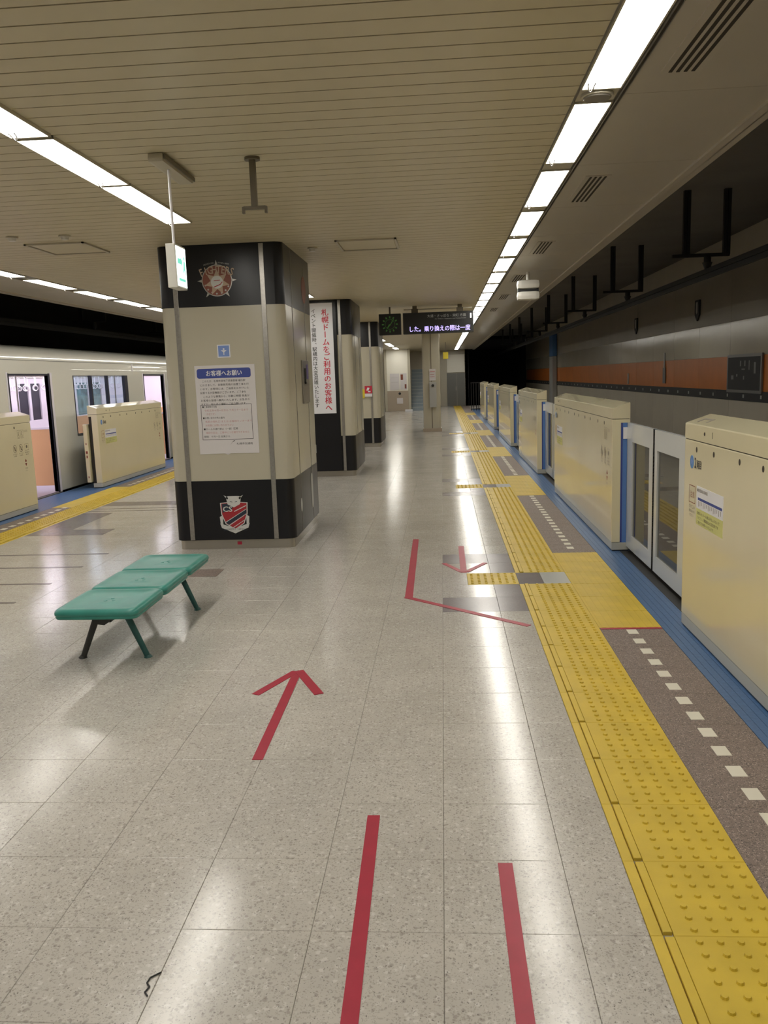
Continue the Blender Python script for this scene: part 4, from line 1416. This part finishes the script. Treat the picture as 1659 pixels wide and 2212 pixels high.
    # glazed side windows
    for a, c in wins:
        a, c = a - oy, c - oy
        g = MB().box(-0.030, -0.022, a, c, 0.85, 1.80).build('side_window', GLASS_TRAIN, t)
        for u0, u1 in ((a - 0.012, a + 0.012), (a + 0.69, a + 0.74), (a + 1.40, a + 1.45), (c - 0.14, c + 0.01)):
            MB().box(-0.05, 0.004, u0, u1, 0.84, 1.80).build('window_bar', RUBBER, t)
        MB().box(-0.05, 0.008, a - 0.02, c, 0.825, 0.85).build('window_sill', TRAIN_GREY, t)
    MB().box(0.0, 0.012, 16.02 - oy, 16.05 - oy, 1.88, 2.02).build('side_lamp', STRAP, t)
    return t


train()

# ------------------------------------------------------------------ right trackside wall
XW = 5.0
wr = MB().box(XW + 0.02, XW + 0.5, -8, 51, -1.1, 3.8).build('wall_right', WALL_LOW)
structure(wr)
YW0, PW = 15.12 - 1.77 * 4, 1.77
low = MB().box(XW + 0.002, XW + 0.02, 0, PW - 0.008, -1.1, 1.005).mesh('wall_panel', WALL_LOW)
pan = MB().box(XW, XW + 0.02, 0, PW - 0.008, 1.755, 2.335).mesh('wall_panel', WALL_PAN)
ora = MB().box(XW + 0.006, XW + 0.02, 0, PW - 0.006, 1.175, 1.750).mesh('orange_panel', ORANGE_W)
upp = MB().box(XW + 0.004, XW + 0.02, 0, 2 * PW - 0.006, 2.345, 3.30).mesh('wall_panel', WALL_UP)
for k in range(-2, 25):
    y0 = YW0 + PW * k
    if y0 + PW > 51:
        break
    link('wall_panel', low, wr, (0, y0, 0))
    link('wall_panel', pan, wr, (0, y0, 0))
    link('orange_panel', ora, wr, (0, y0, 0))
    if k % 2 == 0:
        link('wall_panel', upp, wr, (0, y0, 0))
MB().box(XW - 0.012, XW + 0.02, -8, 51, 1.008, 1.172, 0.003).build('black_rail_box', BLACKM, wr)
MB().box(XW - 0.01, XW + 0.02, -8, 51, 3.30, 3.36).build('cornice', TRACK_CEIL, wr)
MK = MB().box(XW - 0.018, XW - 0.011, 0, 0.06, 1.06, 1.115).mesh('marker_plate', PHONE)
for k in range(46):
    link('marker_plate', MK, wr, (0, 11.2 + 0.78 * k, 0))
for yy, lab in ((17.0, 'black U-shaped sign high on the right trackside wall, nearer one'), (22.2, 'black U-shaped sign high on the right trackside wall, farther one')):
    t = thing('wall_sign', lab, 'sign', (XW, yy, 2.47))
    P = plane_map((0, 0, 0), (0, -1, 0), (0, 0, 1), (-1, 0, 0))
    MB().prism([(-0.14, 0.12), (0, 0.0), (0.14, 0.12), (0.14, 0.40), (-0.14, 0.40)], P, 0.03).build('plate', BLACKM, t)
    MB().prism([(-0.05, 0.17), (0, 0.13), (0.05, 0.17), (0.05, 0.36), (-0.05, 0.36)], P, 0.034).build('pale_centre', PHONE, t)
t = thing('notice_board', 'dark framed notice board on the orange band of the trackside wall', 'notice board', (XW, 14.35, 1.16))
P = plane_map((0, 0.77, 0), (0, -1, 0), (0, 0, 1), (-1, 0, 0))
MB().box(-0.03, 0.0, -0.80, 0.80, -0.02, 0.62, 0.004).build('frame', TRAIN_GREY, t)
MB().prism(rect(0.03, 0.03, 1.51, 0.57), plane_map((-0.03, 0.77, 0), (0, -1, 0), (0, 0, 1), (-1, 0, 0)), 0.003).build('dark_panel', BLACKM, t)
P = plane_map((-0.033, 0.77, 0), (0, -1, 0), (0, 0, 1), (-1, 0, 0))
mb = MB()
for (u, v, w, h) in ((0.62, 0.42, 0.05, 0.09), (0.82, 0.42, 0.05, 0.09), (1.02, 0.36, 0.04, 0.15), (0.7, 0.36, 0.15, 0.02), (0.2, 0.2, 0.12, 0.07), (0.78, 0.20, 0.05, 0.06), (0.45, 0.25, 0.06, 0.04), (1.25, 0.30, 0.08, 0.18)):
    mb.prism(rect(u, v, u + w, v + h), P, 0.001)
mb.build('faint_print', END_GREY, t)
t = thing('wall_plate', 'small pale upright plate on the orange band of the trackside wall', 'sign', (XW, 23.1, 1.20))
MB().box(-0.012, 0, -0.07, 0.07, 0, 0.28, 0.002).build('plate_face', PHONE, t)
t = thing('wall_grey_shape', 'grey upright shape on the orange band beside the notice board', 'sign', (XW, 19.4, 1.25))  # grey upright shape, narrower in its upper half
MB().box(-0.02, 0, -0.10, 0.10, 0.0, 0.35, 0.003).build('plate', END_GREY, t)
MB().box(-0.02, 0, -0.04, 0.04, 0.35, 0.68, 0.003).build('upper_shape', PHONE, t)
t = thing('steel_column', 'grey steel column with a blue top standing before the trackside wall', 'column', (4.82, 37.9, -1.1))
MB().box(-0.02, 0.16, -0.75, 0.35, 0, 3.35, 0.01).build('shaft', PHONE, t)
MB().box(-0.022, 0.162, -0.76, 0.36, 3.36, 4.40, 0.01).build('blue_top', SKYBLUE, t)

# track ceiling, bed, tunnel mouth
structure(MB().box(1.68, 5.6, -8, 51, 3.80, 4.0).build('ceiling', TRACK_CEIL))
tb = structure(MB().box(XE, 5.6, -8, 72, -1.3, -1.1).build('floor', TRACK_BED))
for xx in (2.9, 4.0):
    MB().box(xx - 0.08, xx + 0.08, -8, 60, -1.1, -0.98).build('running_track', RAILMAT, tb)
tun = MB().box(1.3, 6.6, 72, 72.4, -1.3, 4.2).box(6.3, 6.6, 51, 72, -1.3, 4.2).box(1.2, 6.6, 51, 72, 3.6, 4.2)
structure(tun.build('wall_back', TUNNEL))
structure(MB().box(5.4, 6.3, 51, 51.3, -1.3, 4.2).box(1.2, 1.4, YEND, 72, -1.3, 4.2).build('wall_side', TUNNEL))

# conductor rail and its U-shaped hangers over both tracks
def hanger(loc, lab, group):
    t = thing('rail_hanger', lab, 'rail hanger', loc, group=group)
    for s in (-1, 1):
        MB().box(s * 0.25 - 0.042, s * 0.25 - 0.004, -0.03, 0.03, 0, 0.80).box(s * 0.25 + 0.004, s * 0.25 + 0.042, -0.03, 0.03, 0, 0.80).build('arm', RAILMAT, t)
    MB().box(-0.42, 0.29, -0.025, 0.025, -0.02, 0.022).build('crossbar', RAILMAT, t)
    MB().tube((0.02, 0, -0.02), (0.02, 0, -0.10), 0.045, n=10).tube((0.02, 0, -0.09), (0.02, 0, -0.18), 0.065, 0.03, n=10).build('insulator', RAILMAT, t)
    return t


for i in range(9):
    hanger((3.40, 6.65 + 4.65 * i, 3.0), f'dark U-shaped hanger above the right track, {ORD[i]} from the viewer', 'rail hangers above the right track')
t = thing('conductor_rail', 'dark overhead conductor rail running above the right track', 'rail', (3.40, 20, 2.72))
MB().box(-0.035, 0.035, -26, 31, 0.04, 0.10).build('rail_body', RAILMAT, t)
MB().box(-0.012, 0.012, -26, 31, -0.02, 0.045).build('contact_edge', RAILMAT, t)

# ------------------------------------------------------------------ left trackside
structure(MB().box(-9.9, -9.6, -8, 45, -1.1, 4.0).build('wall_left', LEFT_DARK))
structure(MB().box(-9.9, -5.68, -8, 45, 3.80, 4.0).build('ceiling', LEFT_DARK))
structure(MB().box(-9.9, XLE, -8, 45, -1.3, -1.1).build('floor', TRACK_BED))
for i in range(5):
    hanger((-7.45, 13.2 + 4.65 * i, 3.0), f'dark U-shaped hanger above the train, {ORD[i]} from the viewer', 'rail hangers above the train')
t = thing('conductor_rail', 'dark overhead conductor rail running above the train', 'rail', (-7.45, 20, 2.72))
MB().box(-0.035, 0.035, -12, 22, 0.04, 0.10).build('rail_body', RAILMAT, t)
MB().box(-0.012, 0.012, -12, 22, -0.02, 0.045).build('contact_edge', RAILMAT, t)

# ------------------------------------------------------------------ far end of the platform
structure(MB().box(-9.6, 1.35, YEND, YEND + 0.3, -1.1, 3.9).build('wall_back', END_WALL))
YQ = 39.3
t = thing('stair_enclosure', 'cream framed partition with posters at the far end of the platform', 'partition', (-2.0, YQ, 0))
for x in (-0.62, 0.48):
    MB().box(x - 0.06, x + 0.06, -0.06, 0.06, 0, ZC, 0.01).build('post', CREAM, t)
MB().box(-0.56, 0.42, -0.02, 0.02, 0.95, ZC).build('pale_panel', END_PANEL, t)
MB().box(-0.56, 0.42, -0.03, 0.02, 0.0, 0.95, 0.005).build('lower_panel', END_BROWN, t)
for (u0, v0, u1, v1, m_, nm, lab) in ((-0.42, 1.0, 0.02, 1.75, PAPER, 'poster', 'plain white poster on the left of the far partition'), (0.06, 1.0, 0.36, 1.75, PAPER, 'poster', 'white poster with a red corner on the far partition')):
    q = thing(nm, lab, 'poster', (-2.0, YQ - 0.022, 0))
    MB().box(u0, u1, -0.01, 0, v0, v1).build('sheet', m_, q)
    if u0 > 0:
        MB().box(u0 + 0.02, u0 + 0.13, -0.013, -0.009, 1.45, 1.7).box(u1 - 0.1, u1 - 0.02, -0.013, -0.009, 1.05, 1.25).build('red_print', CREST_RUST, q)
    else:
        MB().box(u0 + 0.05, u1 - 0.05, -0.013, -0.009, 1.55, 1.56).box(u0 + 0.05, u1 - 0.05, -0.013, -0.009, 1.35, 1.36).build('grey_print', PHONE, q)
t = thing('notice_stand', 'small dark knob and white plate low on the far partition', 'sign', (-1.98, YQ - 0.032, 0.2))
MB().box(-0.14, 0.14, -0.012, 0, 0.15, 0.42).build('plate', PAPER, t)
MB().tube((0, 0, 0.62), (0, -0.03, 0.62), 0.06, n=12).build('knob', BLACKM, t)
t = thing('white_box', 'small white box on the floor before the far partition', 'box', (-1.55, 38.6, 0))
MB().box(-0.17, 0.17, -0.1, 0.1, 0, 0.10, 0.01).build('lid', PAPER_B, t)
t = thing('lift_door', 'dark blue-grey door left of the far partition', 'door', (-2.97, YQ, 0))
MB().box(-0.26, 0.26, 0.02, 0.06, 0, 2.30).build('leaf', STAIR_BLUE, t)
MB().box(-0.02, 0.02, -0.01, 0.02, 0.1, 2.2).box(-0.15, -0.12, -0.01, 0.02, 0.3, 1.9).build('pale_edge', PALEBLUE, t)
t = thing('staircase', 'grey-blue staircase rising at the far end, left of the slim pillar', 'stairs', (-1.05, YQ + 0.2, 0))
for k in range(12):
    s = MB().box(-0.42, 0.75, 0.16 * k, 0.16 * (k + 1), 0, 0.16 * (k + 1)).build('step', STAIR_BLUE, t)
    MB().box(-0.42, 0.75, 0.16 * k - 0.01, 0.16 * k + 0.03, 0.16 * (k + 1) - 0.01, 0.16 * (k + 1) + 0.015).build('nosing', STAIR_TOP, s)
t = thing('yellow_board', 'small yellow board fixed right of the slim pillar', 'sign', (0.16, 33.0, 2.22))
MB().box(-0.10, 0.10, -0.02, 0.02, 0, 0.26, 0.004).build('plate_face', YELLOW_SIGN, t)
MB().tube((0, 0, 0.25), (0, 0, 0.64), 0.012, n=8).build('stem', METAL_DK, t)
t = thing('yellow_board', 'small yellow board seen between the third pillar and the blue-grey door', 'sign', (-2.62, 33.0, 1.85))
MB().box(-0.12, 0.12, -0.02, 0.02, 0, 0.32, 0.004).build('plate_face', YELLOW_SIGN, t)
MB().tube((0, 0, 0.31), (0, 0, 1.01), 0.012, n=8).build('stem', METAL_DK, t)
t = thing('lit_wall_panel', 'pale upper panel on the far end wall beside the tunnel', 'panel', (0.66, YEND - 0.001, 1.72))
MB().box(-0.40, 0.52, -0.05, 0, 0.0, 0.92, 0.01).build('panel_face', END_PANEL, t)
t = thing('grey_door', 'grey double door in the far end wall beside the tunnel', 'door', (0.66, YEND - 0.001, 0))
MB().box(-0.40, 0.10, -0.04, 0, 0, 1.68, 0.005).box(0.11, 0.52, -0.04, 0, 0, 1.68, 0.005).build('leaf', END_GREY, t)
MB().box(0.04, 0.08, -0.07, -0.04, 0.8, 1.0).build('handle', STEEL, t)
t = thing('end_railing', 'dark vertical bar railing at the tunnel end of the platform', 'railing', (1.62, 37.6, 0))
MB().box(-0.36, 0.33, -0.02, 0.02, 1.20, 1.25).box(-0.36, 0.33, -0.02, 0.02, 0.05, 0.09).build('rail', RAILMAT, t)
for k in range(7):
    x = -0.34 + k * 0.11
    MB().box(x - 0.015, x + 0.015, -0.012, 0.012, 0, 1.22).build('bar', RAILMAT, t)

t = thing('scuff_mark', 'short dark curled scrap lying on the floor near the lower left', 'scrap', (-0.838, 1.925, 0))
mb = MB()
pts = [(0.030, 0.090), (0.006, 0.068), (0.004, 0.048), (0.016, 0.034), (0.010, 0.014), (0.022, 0.0)]
for a, b in zip(pts, pts[1:]):
    mb.tube((a[0], a[1], 0.0028), (b[0], b[1], 0.0028), 0.0022, n=6)
mb.build('scrap_body', BLACKM, t)
